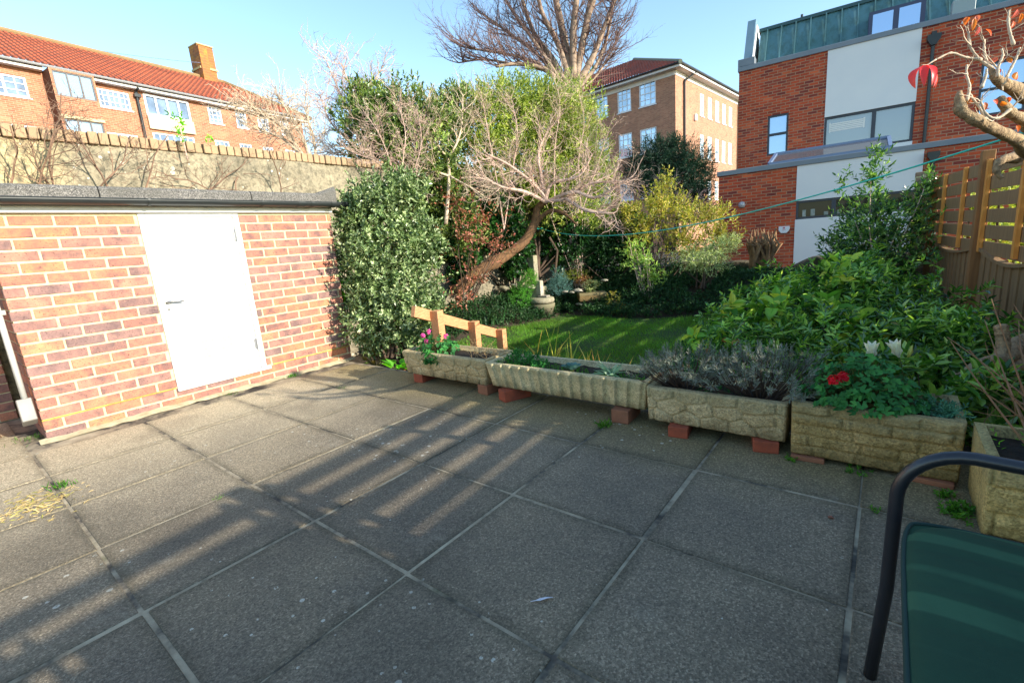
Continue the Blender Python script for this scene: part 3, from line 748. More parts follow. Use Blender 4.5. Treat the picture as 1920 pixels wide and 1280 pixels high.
for wdw in WL: sL.window(school, *wdw, [1/3, 2/3], [.25, (.5, .06), .75], M_WIN, M_GL_SCH, 0.09, 0.04, d=-0.04, sill=0.06)
mb = MB(); sr.box(mb, -0.55, 14.5, SZ-0.02, SZ+0.16, 0.0, 0.55); sL.box(mb, 0.004, 11, SZ-0.02, SZ+0.158, 0.0, 0.55)
sr.box(mb, 0.01, 14.5, SZ-0.32, SZ-0.02, 0.0, 0.04); sL.box(mb, 0.01, 11, SZ-0.32, SZ-0.02, 0.0, 0.04)
mb.build('eaves', M_SOFFIT, school)
mb = MB(); mb.tube([sr.P(-0.6, SZ+0.18, 0.62), sr.P(14.5, SZ+0.18, 0.62)], 0.07, 8); mb.tube([sr.P(-0.6, SZ+0.18, 0.62), sL.P(11, SZ+0.18, 0.62)], 0.07, 8); mb.build('gutter', M_BLACK, school)
mb = MB(); mb.tube([sr.P(2.2, SZ+0.1, 0.55), sr.P(1.4, SZ-0.45, 0.12), sr.P(1.33, SZ-0.6, 0.10), sr.P(1.33, 3, 0.10)], 0.07, 8); mb.build('downpipe', M_BLACK, school); mb = MB(); mb.tube([sr.P(13.2, SZ-0.1, 0.1), sr.P(13.2, 2, 0.1)], 0.07, 8); mb.build('downpipe', M_BLACK, school)
mb = MB(); sr.box(mb, 3.25, 3.55, 8.9, 9.35, 0.0, 0.16); mb.build('alarm_box', M_WIN, school, bevel=0.02)
mb = MB(); uv = []
c0 = sr.P(-0.65, SZ+0.2, 0.65); c1 = sr.P(14.5, SZ+0.2, 0.65); c2 = sL.P(11, SZ+0.2, 0.65)
ap = sr.P(4.6, SZ+3.15, -5.4)
slope(c0, c1, ap, sr.P(14.5, SZ+3.15, -5.4), 14, 60); slope(c2, c0, sL.P(11, SZ+3.15, -4.6), ap, 14, 50)
a = N('red_tile'); a.col(a.mix(a.ramp(a.noise(1.2, 6, 0.7), [(0.35, 0), (0.65, 1)]), S(150, 74, 56), S(116, 66, 54))); a.rough(0.85); a.bump(a.noise(14, 4, 0.6), 0.6, 0.03)
mb.build('roof', a.m, school, uv=np.concatenate(uv))
mb = MB(); mb.tube([c0, ap], 0.14, 8); mb.tube([ap, sr.P(14.5, SZ+3.15, -5.4)], 0.14, 8); mb.build('ridge_tiles', simple('ridge_grey', S(100, 108, 96), None, 1, 0.9), school)

# ---- modern red brick house with grey panels
mo = Plane((-3.837, 16.523), 5, 1); ex = Plane((-3.639, 13.728), 4.3, 1)
for q in (mo, ex):
    if q.n[1] > 0: q.n = -q.n
M_MB = brick_uv('modern_brick', [S(150, 62, 42), S(192, 84, 50), S(176, 72, 46), S(120, 54, 48), S(204, 98, 60)], S(168, 128, 100), 0.225, 0.075, 0.009)
modern = thing('modern_house', 'modern red brick house with pale grey panels and a green metal roof on the right', 'house', mo.P(2, -0.5))
ZP = 5.52
mo.wall('wall', M_MB, modern, 0, 9, -0.5, ZP, [(0.80, 1.33, 3.03, 4.14), (2.21, 4.17, 2.86, 3.82), (5.35, 6.2, 3.2, 4.4)], 0.10)
q = Plane(mo.P(0, 0)[:2], 95, 1); q.n = -mo.U; q.wall('wall', M_MB, modern, 0, 8, -0.5, ZP)
q = Plane(ex.P(0, 0)[:2], 94.3, 1); q.n = -ex.U; q.wall('wall', M_MB, modern, 0, 3, -0.5, 2.38)
ex.wall('wall', M_MB, modern, 0, 9, -0.5, 2.38, [(1.79, 4.13, 1.09, 1.53)], 0.10)
M_PANEL = simple('grey_panel', S(226, 224, 220), S(220, 219, 217), 1.5, 0.85, 0.0, 2, spec=0.1)
for pl, rect in ((mo, (2.21, 4.17, 3.82, ZP)), (ex, (1.78, 4.13, 1.53, 2.38)), (ex, (1.78, 4.13, -0.5, 1.09))):
    mb = MB(); pl.box(mb, *rect, 0.003, 0.02); mb.build('panel', M_PANEL, modern)
mb = MB(); mo.box(mb, 2.3, 4.17, 2.68, 2.86, 0.003, 0.02); mb.build('panel', M_PANEL, modern)
# blinds behind the big window
wb = mo.window(modern, 2.21, 4.17, 2.86, 3.82, [(.57, .09)], [], M_GREYF, M_GL_MOD, 0.06, d=-0.02)
mb = MB()
for k in range(5): mo.box(mb, 2.36, 3.10, 3.42+k*0.045, 3.455+k*0.045, -0.06, -0.052)
mo.box(mb, 3.10, 3.14, 3.40, 3.66, -0.06, -0.05); mo.box(mb, 2.33, 2.36, 3.40, 3.66, -0.06, -0.05)
mb.build('blind', simple('blind_white', (0.75, 0.72, 0.66, 1), None, 1, 0.6), wb)
mo.window(modern, 0.80, 1.33, 3.03, 4.14, [], [(.52, .07)], M_GREYF, M_GL_SKY, 0.05, d=-0.02)
mo.window(modern, 5.35, 6.2, 3.2, 4.4, [], [(.5, .06)], M_GREYF, M_GL_SKY, 0.05, d=-0.02)
lowin = ex.window(modern, 1.79, 4.13, 1.09, 1.53, [(.33, .09), (.66, .09)], [], M_GREYF, M_GL_DARK, 0.05, d=-0.01)
rng = np.random.default_rng(21)
for k in range(9):
    u = 1.9+k*0.24+rng.uniform(-.05, .05); hh = rng.uniform(0.06, 0.22); mb = MB(); ex.box(mb, u, u+rng.uniform(.03, .09), 1.15, 1.15+hh, -0.048, -0.044)
    mb.build('pot', simple('sill_pots', (0.45, 0.46, 0.44, 1), (0.1, 0.14, 0.08, 1), 9, 0.6), lowin)
# copings
mb = MB(); mo.box(mb, -0.03, 9, ZP, ZP+0.13, -0.3, 0.05); mo.box(mb, -0.03, 0.42, ZP+0.13, ZP+0.33, -0.3, 0.05); mb.build('coping', M_COPING, modern, bevel=0.008)
mb = MB(); ex.box(mb, -0.04, 9, 2.36, 2.48, -0.3, 0.05); mb.build('coping', M_COPING, modern, bevel=0.008)
mb = MB(); mb.add([ex.P(0, 2.37, -0.1), ex.P(9, 2.37, -0.1), mo.P(9, 2.40, 0), mo.P(0, 2.40, 0)], [(0, 1, 2, 3)]); mb.build('flat_roof', M_COPING, modern)
# standing seam metal roof
a = N('patina_metal'); c = a.mix(a.ramp(a.noise(0.9, 5, 0.6), [(0.3, 0), (0.7, 1)]), S(96, 134, 138), S(74, 112, 110))
mp = a.n('ShaderNodeMapping'); mp.inputs['Scale'].default_value = (3, 3, 0.3); a.l(a.co(), mp.inputs[0])
c = a.mix(a.ramp(a.noise(2, 5, 0.7, mp.outputs[0]), [(0.45, 0), (0.7, 0.6)]), c, S(62, 82, 60)); a.col(c); a.rough(0.5); a.b.inputs['Metallic'].default_value = 0.25; M_COPPER = a.m
mb = MB(); d0, d1, z0, z1 = -0.25, -1.0, ZP+0.10, 6.78
mb.prism([(d0, z0), (d0-0.02, z0), (d1-3, z1+0.05), (d1, z1)], mo.P(0.45, 0), mo.n, (0, 0, 1), mo.U*9)
rf = mb.build('roof', M_COPPER, modern)
mb = MB(); k = 0.62
while k < 9:
    mb.prism([(d0+0.004, z0), (d0+0.05, z0), (d1+0.05, z1+0.03), (d1+0.004, z1+0.03)], mo.P(k, 0), mo.n, (0, 0, 1), mo.U*0.03); k += 0.37
mb.build('seam', M_COPPER, rf)
mb = MB(); mo.box(mb, 0.4, 9, z1-0.02, z1+0.07, d1-0.3, d1+0.06); mb.build('ridge_trim', simple('roof_trim', S(52, 84, 88), None, 1, 0.5), rf)
mb = MB(); mb.tube([mo.P(1.5, z1, d1-0.2), mo.P(1.5, z1+0.22, d1-0.2)], 0.035, 8); mb.build('vent_pipe', M_BLACK, rf)
# raking upstand at the roof's left end
mb = MB(); mb.prism([(0.02, ZP+0.12), (-0.24, ZP+0.12), (-1.15, 7.12), (-0.85, 7.12)], mo.P(0.10, 0), mo.n, (0, 0, 1), mo.U*0.22); mb.build('parapet', simple('blue_grey_clad', S(96, 124, 140), S(110, 136, 150), 2, 0.4), modern)
mb = MB(); mb.prism([(-0.05, ZP+0.3), (-0.95, 7.0), (-1.6, 7.0), (-1.6, ZP+0.3)], mo.P(0.325, 0), mo.n, (0, 0, 1), mo.U*0.02); mb.build('parapet', M_PANEL, modern)
# dormer
mb = MB(); mo.box(mb, 3.08, 4.22, ZP+0.12, 6.24, -1.2, -0.16); dm = mb.build('dormer', simple('dormer_frame', S(62, 70, 96), None, 1, 0.4), modern)
g = MB(); mo.box(g, 3.16, 3.58, ZP+0.18, 6.16, -0.17, -0.152); mo.box(g, 3.70, 4.12, ZP+0.18, 6.16, -0.17, -0.152); g.build('pane', M_GL_SKY, dm)
mb = MB(); mo.box(mb, 4.70, 5.12, ZP+0.12, 5.95, -0.22, 0.02); mb.build('parapet', simple('sage_panel', S(150, 164, 164), None, 1, 0.5), modern, bevel=0.01)
# downpipe with hopper, lamp, alarm
mb = MB(); mb.tube([mo.P(4.40, 5.05, 0.07), mo.P(4.40, 2.5, 0.07)], 0.04, 10); mb.prism([(-0.13, 5.28), (-0.13, 5.18), (-0.05, 5.04), (0.05, 5.04), (0.13, 5.18), (0.13, 5.28)], mo.P(4.40, 0, 0.005), mo.U, (0, 0, 1), mo.n*0.16)
mo.box(mb, 4.35, 4.45, 5.28, 5.36, 0.01, 0.10); mb.build('downpipe', M_BLACK, modern)
mb = MB(); mb.tube([ex.P(4.28, 2.2, 0.07), ex.P(4.28, -0.4, 0.07)], 0.038, 10); mb.prism([(-0.10, 2.27), (-0.10, 2.18), (-0.04, 2.08), (0.04, 2.08), (0.10, 2.18), (0.10, 2.27)], ex.P(4.28, 0, 0.005), ex.U, (0, 0, 1), ex.n*0.14); mb.build('downpipe', M_BLACK, modern)
mb = MB()
for k in range(7):
    t = k/6*math.pi/2
c_ = ex.P(0.57, 1.58, 0.0)
pts = [c_+ex.n*d for d in (0, 0.05, 0.09, 0.115, 0.125)]
mb.tube(pts, [0.085, 0.085, 0.07, 0.04, 0.008], 14); mb.build('security_light', simple('lamp_grey', S(196, 196, 200), S(120, 120, 124), 40, 0.35), modern, smooth=True)
mb = MB(); mb.prism([(-0.12, 0.08), (0.12, 0.08), (0.12, -0.01), (0.06, -0.09), (-0.06, -0.09), (-0.12, -0.01)], ex.P(1.55, 0.87, 0.003), ex.U, (0, 0, 1), ex.n*0.05)
al = mb.build('alarm_box', M_WIN, modern, bevel=0.008)
mb = MB(); ex.box(mb, 1.525, 1.545, 0.89, 0.925, 0.0535, 0.055); ex.box(mb, 1.552, 1.572, 0.89, 0.925, 0.0535, 0.055); ex.box(mb, 1.53, 1.567, 0.925, 0.932, 0.0535, 0.055)
ex.box(mb, 1.51, 1.59, 0.855, 0.862, 0.0535, 0.055); mb.build('emblem', simple('alarm_red', S(190, 40, 50), None, 1, 0.5), al)
# lean-to rooflight over the extension
mb = MB(); A0, A1, B0, B1 = ex.P(1.17, 2.50, -0.02), ex.P(3.55, 2.50, -0.02), ex.P(1.25, 2.80, -0.75), ex.P(3.55, 2.80, -0.75)
for p_, q_ in ((A0, A1), (B0, B1), (A0, B0), (A1, B1)): mb.bar(p_, q_, 0.07, 0.07)
rl = mb.build('rooflight', simple('rooflight_frame', S(112, 130, 160), None, 1, 0.4), modern)
g = MB(); g.add([A0, A1, B1, B0], [(0, 1, 2, 3)]); g.build('pane', glass('rooflight_pane', (0.10, 0.10, 0.11, 1), 0.08), rl)
mb = MB(); mb.add([mo.P(4.9, 5.40, 0.004), mo.P(4.98, 5.40, 0.004), mo.P(4.98, 5.45, 0.004), mo.P(4.9, 5.45, 0.004)], [(0, 1, 2, 3)]); mb.build('vent_cover', M_WIN, modern)

# ================================================================== PATIO FURNISHINGS
def vnoise(x, y, seed):
    """smooth value noise on arrays"""
    xi, yi = np.floor(x).astype(int), np.floor(y).astype(int); fx, fy = x-xi, y-yi
    fx, fy = fx*fx*(3-2*fx), fy*fy*(3-2*fy)
    def hsh(a, b):
        s_ = np.sin(a*127.1+b*311.7+seed*74.7)*43758.5453; return s_-np.floor(s_)
    return (hsh(xi, yi)*(1-fx)+hsh(xi+1, yi)*fx)*(1-fy)+(hsh(xi, yi+1)*(1-fx)+hsh(xi+1, yi+1)*fx)*fy
def fbm(x, y, seed): return (vnoise(x, y, seed)+0.5*vnoise(x*2.1, y*2.1, seed+1)+0.25*vnoise(x*4.3, y*4.3, seed+2))/1.75

def face_crazy(seed, L, H):
    rg = np.random.default_rng(seed); sd = []
    rows = 3
    for r_ in range(rows):
        x = rg.uniform(-0.05, 0.02)
        while x < L+0.05:
            sd.append((x+rg.uniform(-.02, .02), (r_+0.5)/rows*H+rg.uniform(-.012, .012))); x += rg.uniform(0.10, 0.17)
    sd = np.array(sd)
    def f(u, z):
        du = (u[..., None]-sd[:, 0])*0.75; dz = (z[..., None]-sd[:, 1])*1.25
        du = du+0.02*(vnoise(u*14, z*14, seed)[..., None]-.5)
        dd = np.sqrt(du*du+dz*dz); o = np.sort(dd, -1); k = np.argmin(dd, -1)
        e = np.clip((o[..., 1]-o[..., 0])/0.014, 0, 1); e = e*e*(3-2*e)
        rid = np.sin(o[..., 0]*260+k*1.7)*0.0011*(k % 3 != 0)
        return e*0.013+rid*1.6*e+0.006*(fbm(u*40, z*40, seed)-.5)+0.003*((k*37 % 11)/11)
    return f
def face_flute(u, z):
    s_ = u/0.079; fr = s_-np.floor(s_)
    return 0.022*fr**1.3*np.clip((1-fr)/0.06, 0, 1)+0.0015*(fbm(u*50, z*50, 3)-.5)
def face_block(seed, L, H, rows):
    rg = np.random.default_rng(seed); tab = []
    for r_ in range(rows):
        x = -rg.uniform(0, 0.12); c = [x]
        while x < L+0.1: x += rg.uniform(0.11, 0.24); c.append(x)
        tab.append(np.array(c))
    def f(u, z):
        zz = z+0.006*(vnoise(u*9, z*0+1, seed)-.5); r_ = np.clip((zz/H*rows).astype(int), 0, rows-1); fz = zz/H*rows-r_
        out = np.zeros_like(u)
        for k in range(rows):
            mk = r_ == k
            if not mk.any(): continue
            uu = u[mk]+0.008*(vnoise(u[mk]*3, z[mk]*30, seed+k)-.5); c = tab[k]
            j = np.clip(np.searchsorted(c, uu)-1, 0, len(c)-2); du = np.minimum(uu-c[j], c[j+1]-uu)
            dz = np.minimum(fz[mk], 1-fz[mk])*H/rows
            e = np.clip(np.minimum(du, dz)/0.009, 0, 1)**0.6
            out[mk] = e*(0.017+0.005*np.sin(j*3.3+k*2))+e*0.016*(fbm(uu*28, z[mk]*38, seed+5)-.5)
        return out+0.004*(fbm(u*60, z*60, seed+9)-.5)
    return f
def cast(name, c1, c2, c3):
    a = N(name); c = a.mix(a.ramp(a.noise(5, 6, 0.7), [(0.35, 0), (0.65, 1)]), c1, c2)
    c = a.mix(a.ramp(a.noise(28, 5, 0.75), [(0.52, 0), (0.7, 0.75)]), c, c3)
    c = a.mix(1.0, c, a.ramp(a.voro(170).outputs['Color'], [(0.05, 0.6), (0.5, 1), (1, 1.35)]), 'MULTIPLY')
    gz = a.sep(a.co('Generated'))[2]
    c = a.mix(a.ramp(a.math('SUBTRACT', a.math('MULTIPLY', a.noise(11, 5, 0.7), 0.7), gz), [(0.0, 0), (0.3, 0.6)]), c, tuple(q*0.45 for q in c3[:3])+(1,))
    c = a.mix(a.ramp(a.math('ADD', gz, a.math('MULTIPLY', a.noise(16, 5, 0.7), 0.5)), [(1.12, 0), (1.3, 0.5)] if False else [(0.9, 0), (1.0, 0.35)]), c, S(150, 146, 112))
    a.col(c); a.rough(0.93); a.spec(0.2); a.bump(a.math('ADD', a.noise(180, 4, 0.75), a.math('MULTIPLY', a.voro(95).outputs['Distance'], 0.8)), 0.8, 0.005); return a.m
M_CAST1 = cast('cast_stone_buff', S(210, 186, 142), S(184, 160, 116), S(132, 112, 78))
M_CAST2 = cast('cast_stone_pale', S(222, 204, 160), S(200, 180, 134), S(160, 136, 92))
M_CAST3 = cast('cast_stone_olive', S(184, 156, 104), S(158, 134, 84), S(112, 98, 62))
M_SOIL = simple('potting_soil', S(58, 46, 34), S(34, 28, 22), 20, 0.95, 0.9, 60, bdist=0.02)

def trough(label, x0, x1, yf, z0, z1, dep, face, mat, taper=0.02, along='x', ends=False, group='stone troughs along the patio edge'):
    L = x1-x0; H = z1-z0
    if along == 'x': T = lambda u, v, w_: (x0+u, yf+v, z0+w_)
    t = thing('planter', label, 'planter', T(L/2, dep/2, 0), group)
    mb = MB(); nu, nz = int(L/0.0055), int(H/0.0055)
    us = np.linspace(0, L, nu); zs = np.linspace(0, H, nz); Ug, Zg = np.meshgrid(us, zs)
    ins = taper*(1-Zg/H)
    Ux = Ug+ins*(1-2*Ug/L); dsp = face(Ug, Zg)
    edge = np.clip(np.minimum(np.minimum(Ug, L-Ug), np.minimum(Zg, H-Zg))/0.006, 0, 1)**0.5
    P = np.stack([x0+Ux, yf+ins+0.006-dsp*edge-0.004*edge, z0+Zg], -1); mb.grid(P)
    # ends, back
    for s_ in (0, 1):
        vs = np.linspace(0.0, dep, 40); V, Zq = np.meshgrid(vs, zs); iq = taper*(1-Zq/H)
        fx = (face(V+3.1, Zq)*0.9 if ends else 0.003*fbm(V*40, Zq*40, 4))*np.clip(np.minimum(V, dep-V)/0.006, 0, 1)
        xx = (x0+iq+0.001-fx) if s_ == 0 else (x1-iq-0.001+fx)
        Q = np.stack([xx, yf+iq*(1-V/dep)+0.006*(1-V/dep)+V-iq*(V/dep), z0+Zq], -1); mb.grid(Q[:, ::-1] if s_ == 0 else Q)
    i0 = taper
    mb.add([T(i0, dep-i0, 0), T(L-i0, dep-i0, 0), T(L, dep, H), T(0, dep, H)], [(3, 2, 1, 0)])
    mb.add([T(i0, i0, 0), T(L-i0, i0, 0), T(L-i0, dep-i0, 0), T(i0, dep-i0, 0)], [(3, 2, 1, 0)])
    w_ = 0.03
    O = [T(0, 0.004, H), T(L, 0.004, H), T(L, dep, H), T(0, dep, H)]; I = [T(w_, w_, H+.001), T(L-w_, w_, H+.001), T(L-w_, dep-w_, H+.001), T(w_, dep-w_, H+.001)]
    B = [(p[0], p[1], p[2]-0.07) for p in I]
    mb.add(O+I+B, [(i, (i+1) % 4, 4+(i+1) % 4, 4+i) for i in range(4)]+[(4+i, 4+(i+1) % 4, 8+(i+1) % 4, 8+i) for i in range(4)])
    mb.build('trough', mat, t, smooth=True)
    xs = np.linspace(w_, L-w_, 40); ys = np.linspace(w_, dep-w_, 14); Xg, Yg = np.meshgrid(xs, ys)
    sb = MB(); sb.grid(np.stack([x0+Xg, yf+Yg, z0+H-0.045+0.02*fbm(Xg*20, Yg*20, 6)], -1)); sb.build('soil', M_SOIL, t, smooth=True)
    return t
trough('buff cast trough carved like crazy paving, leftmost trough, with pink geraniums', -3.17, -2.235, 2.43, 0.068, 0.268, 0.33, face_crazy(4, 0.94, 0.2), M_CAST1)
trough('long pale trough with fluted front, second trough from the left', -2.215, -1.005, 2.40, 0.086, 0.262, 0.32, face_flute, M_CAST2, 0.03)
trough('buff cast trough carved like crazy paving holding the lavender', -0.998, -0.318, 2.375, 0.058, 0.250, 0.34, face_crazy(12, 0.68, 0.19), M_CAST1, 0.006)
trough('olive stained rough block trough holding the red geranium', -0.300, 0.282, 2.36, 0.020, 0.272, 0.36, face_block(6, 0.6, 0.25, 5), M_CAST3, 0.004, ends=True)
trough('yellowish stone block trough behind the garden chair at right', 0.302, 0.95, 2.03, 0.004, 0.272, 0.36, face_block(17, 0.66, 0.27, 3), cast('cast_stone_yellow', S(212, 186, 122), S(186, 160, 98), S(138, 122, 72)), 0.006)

# red bricks propping the troughs
M_PROP = simple('prop_brick', S(172, 84, 56), S(120, 66, 50), 14, 0.9, 0.7, 70); M_PROPD = simple('prop_brick_worn', S(160, 104, 76), S(120, 82, 62), 10, 0.9, 0.6, 70)
def brick(label, x, y, w_, h_, d_, rz, mat):
    mb = MB(); mb.box((-w_/2, 0, 0), (w_/2, d_, h_)); o = mb.build('brick', mat, bevel=0.004, seg=2); o.location = (x, y, 0.001); o.rotation_euler = (0, 0, R(rz))
    return tag(o, label, 'brick', 'bricks under the stone troughs')
brick('red brick under the left end of the leftmost trough', -3.02, 2.435, 0.10, 0.072, 0.20, 4, M_PROP)
brick('worn brick under the right end of the leftmost trough', -2.29, 2.43, 0.10, 0.072, 0.20, -3, M_PROPD)
brick('red brick under the left end of the fluted trough', -2.06, 2.375, 0.10, 0.080, 0.21, -24, M_PROP)
brick('pale worn brick under the right end of the fluted trough', -1.165, 2.375, 0.105, 0.080, 0.20, 3, M_PROPD)
brick('red brick under the left end of the lavender trough', -0.81, 2.325, 0.10, 0.060, 0.21, 8, M_PROP)
brick('red brick under the right end of the lavender trough', -0.395, 2.345, 0.11, 0.058, 0.21, 14, M_PROP)
brick('brown brick under the left end of the rough block trough', -0.225, 2.335, 0.13, 0.022, 0.20, 5, M_PROPD)
brick('brown brick under the right end of the rough block trough', 0.20, 2.335, 0.13, 0.022, 0.20, -4, M_PROPD)

# timber handrail going down to the lawn
a = N('new_timber'); mp = a.n('ShaderNodeMapping'); mp.inputs['Scale'].default_value = (12, 1.5, 12); a.l(a.co(), mp.inputs[0])
c = a.mix(a.ramp(a.noise(6, 4, 0.6, mp.outputs[0], 0.6), [(0.35, 0), (0.65, 1)]), S(206, 152, 104), S(182, 122, 80)); a.col(c); a.rough(0.7); a.bump(a.noise(20, 4, 0.6, mp.outputs[0]), 0.25, 0.004); M_TIMBER = a.m
r0 = np.array([-3.30, 2.70, 0.555]); r1 = np.array([-3.52, 4.12, 0.045])
hr = thing('handrail', 'short new timber handrail sloping down to the lawn behind the leftmost trough', 'handrail', (-3.4, 3.2, LZ))
mb = MB(); mb.bar(r0, r1, 0.10, 0.045); mb.build('rail', M_TIMBER, hr, bevel=0.004, seg=2)
dn = unit(r1-r0); side = unit(np.cross(dn, [0, 0, 1.0]));
if side[0] < 0: side = -side
for t in (0.17, 0.58, 0.95):
    p = r0+(r1-r0)*t; c = p+side*0.067; mb = MB(); fl = np.array([dn[0], dn[1], 0])/np.hypot(dn[0], dn[1])
    top = p[2]+0.055
    mb.obox((c[0], c[1], (top+LZ-0.05)/2), fl*0.045, side*0.0435, (0, 0, (top-LZ+0.05)/2)); mb.build('post', M_TIMBER, hr, bevel=0.004, seg=2)

# garden chair with green cushion
M_TUBE = simple('chair_enamel', (0.012, 0.014, 0.020, 1), (0.022, 0.022, 0.026, 1), 20, 0.30, 0.1, 300, spec=0.6)
chair = thing('garden_chair', 'dark tubular garden chair with a striped green cushion at the front right', 'chair', (0.35, 0.85, 0))
def arc(c, r_, a0, a1, ex, ez, n=8): return [np.array(c)+r_*(math.cos(t)*np.array(ex)+math.sin(t)*np.array(ez)) for t in np.linspace(a0, a1, n)]
for y in (1.215, 0.41):
    mb = MB(); X0 = 0.048; zt = 0.590
    pts = [np.array((X0-0.015, y, 0.0)), np.array((X0, y, 0.25)), np.array((X0+0.002, y, 0.47))]
    pts += arc((X0+0.115, y, zt-0.11), 0.113, math.pi, math.pi/2, (1, 0, 0), (0, 0, 1), 9)
    pts += [np.array((X0+0.25, y, zt-0.003)), np.array((X0+0.42, y, zt-0.03)), np.array((X0+0.56, y, zt-0.02))]
    mb.tube(pts, 0.0132, 16); mb.build('arm_frame', M_TUBE, chair, smooth=True)
    mb = MB(); mb.tube([(0.66, y, 0.0), (0.60, y, 0.35), (0.60, y, 0.56), (0.70, y, 1.0)], 0.0145, 12); mb.build('rear_frame', M_TUBE, chair, smooth=True)
mb = MB(); mb.tube([(0.105, 0.41, 0.40), (0.105, 1.16, 0.40)], 0.013, 12); mb.tube([(0.60, 0.41, 0.38), (0.60, 1.215, 0.38)], 0.013, 12)
mb.tube([(0.09, 0.47, 0.402), (0.60, 0.47, 0.385)], 0.012, 10); mb.tube([(0.10, 1.16, 0.402), (0.60, 1.16, 0.385)], 0.012, 10); mb.build('seat_frame', M_TUBE, chair, smooth=True)
a = N('green_cushion'); cx = a.sep(a.co())
st = a.math('SINE', a.math('ADD', a.math('MULTIPLY', cx[1], 62.0), a.math('MULTIPLY', cx[0], 5.0)))
st2 = a.math('SINE', a.math('MULTIPLY', cx[1], 26.0))
c = a.mix(a.ramp(a.math('ADD', st, a.math('MULTIPLY', st2, 0.6)), [(0.35, 0), (0.75, 1)]), S(44, 74, 56), S(58, 94, 70))
c = a.mix(a.ramp(a.noise(7, 4, 0.6), [(0.4, 0), (0.7, 0.35)]), c, S(32, 56, 46))
a.col(c); a.rough(0.9); a.spec(0.2)
wv = a.n('ShaderNodeTexWave'); wv.inputs['Scale'].default_value = 300; a.l(a.co(), wv.inputs[0])
a.bump(a.math('ADD', a.math('MULTIPLY', wv.outputs['Fac'], 0.15), a.noise(500, 2, 0.5)), 0.25, 0.002); M_CUSH = a.m
nx, ny = 60, 90; x0c, x1c, y0c, y1c = 0.060, 0.60, 0.44, 1.188
sx_, sy_ = np.meshgrid(np.linspace(-1, 1, nx), np.linspace(-1, 1, ny), indexing='ij')
rr = np.clip((np.abs(sx_)**7+np.abs(sy_)**9)**(1/7), 0, 1)
prof = (1-rr**6)**0.5
crease = -0.0035*np.exp(-((np.mod((sy_*0.37+0.02)*1.0/0.105, 1)-.5)/0.12)**2)*prof
xx = (x0c+x1c)/2+sx_*(x1c-x0c)/2; yy_ = (y0c+y1c)/2+sy_*(y1c-y0c)/2
k_ = 1-0.06*np.clip(np.abs(sx_*sy_), 0, 1)**6
xx = (x0c+x1c)/2+(xx-(x0c+x1c)/2)*k_; yy_ = (y0c+y1c)/2+(yy_-(y0c+y1c)/2)*k_
tilt = -0.02*(xx-x0c)
mb = MB(); mb.grid(np.stack([xx, yy_, 0.448+0.020*prof+crease+tilt+0.004*fbm(xx*9, yy_*9, 2)*prof], -1)); mb.grid(np.stack([xx, yy_, 0.432-0.016*prof+tilt], -1)[::-1])
ring = [(0, j) for j in range(ny)]+[(i, ny-1) for i in range(1, nx)]+[(nx-1, j) for j in range(ny-2, -1, -1)]+[(i, 0) for i in range(nx-2, 0, -1)]
RT = np.array([(xx[i, j], yy_[i, j], 0.448+tilt[i, j]) for i, j in ring]); RB = RT-np.array([0, 0, 0.016]); n_ = len(ring)
mb.add(np.concatenate([RT, RB]), np.array([(i, (i+1) % n_, n_+(i+1) % n_, n_+i) for i in range(n_)]))
cu = mb.build('cushion', M_CUSH, chair, smooth=True)
mb = MB(); mb.tube(np.concatenate([RT, RT[:2]])+np.array([0, 0, 0.001]), 0.0042, 6, False); mb.build('piping', simple('green_piping', S(30, 56, 50), None, 1, 0.8), cu, smooth=True)
mb = MB(); mb.box((0.60, 0.45, 0.43), (0.655, 1.17, 0.95)); mb.build('back_cushion', M_CUSH, chair, bevel=0.02, seg=3)

# washing line from the leaning tree to the far right
A_, B_ = np.array([-4.688, 6.777, 1.291]), np.array([0.444, 2.803, 1.357])
T_ = np.linspace(0, 1.055, 60)[:, None]; P = A_*(1-T_)+B_*T_; P[:, 2] -= (T_*(1-T_))[:, 0]
mb = MB(); mb.tube(P, 0.0042, 8)
mb.tube([A_+np.array([0.05*math.cos(t), 0.05*math.sin(t), 0.01*math.sin(2*t)]) + np.array([-0.03, 0.03, 0]) for t in np.linspace(0, 6.6, 14)], 0.005, 6)
tag(mb.build('washing_line', simple('turquoise_line', S(40, 190, 170), None, 1, 0.45), smooth=True), 'turquoise washing line sagging across the garden from the leaning tree', 'washing line')

# broom left by the old wall
br = thing('broom', 'yard broom with pale pole leaning in the shade left of the shed', 'broom', (-4.95, 0.12, 0))
mb = MB(); mb.tube([(-5.30, 0.02, 1.35), (-4.93, 0.13, 0.10)], 0.013, 10); mb.build('pole', simple('pole_wood', S(170, 140, 90), S(140, 112, 70), 10, 0.7), br, smooth=True)
mb = MB(); mb.box((-5.02, -0.12, 0.055), (-4.90, 0.16, 0.095)); mb.build('head', simple('head_wood', S(180, 150, 104), None, 1, 0.7), br, bevel=0.008)
mb = MB(); rg = np.random.default_rng(2)
for k in range(160):
    x, y = rg.uniform(-5.01, -4.91), rg.uniform(-0.11, 0.15); mb.tube([(x, y, 0.056), (x+rg.normal(0, .008), y+rg.normal(0, .008), 0.002)], 0.003, 3, False)
mb.build('bristles', simple('bristle', S(90, 66, 48), None, 1, 0.8), br)

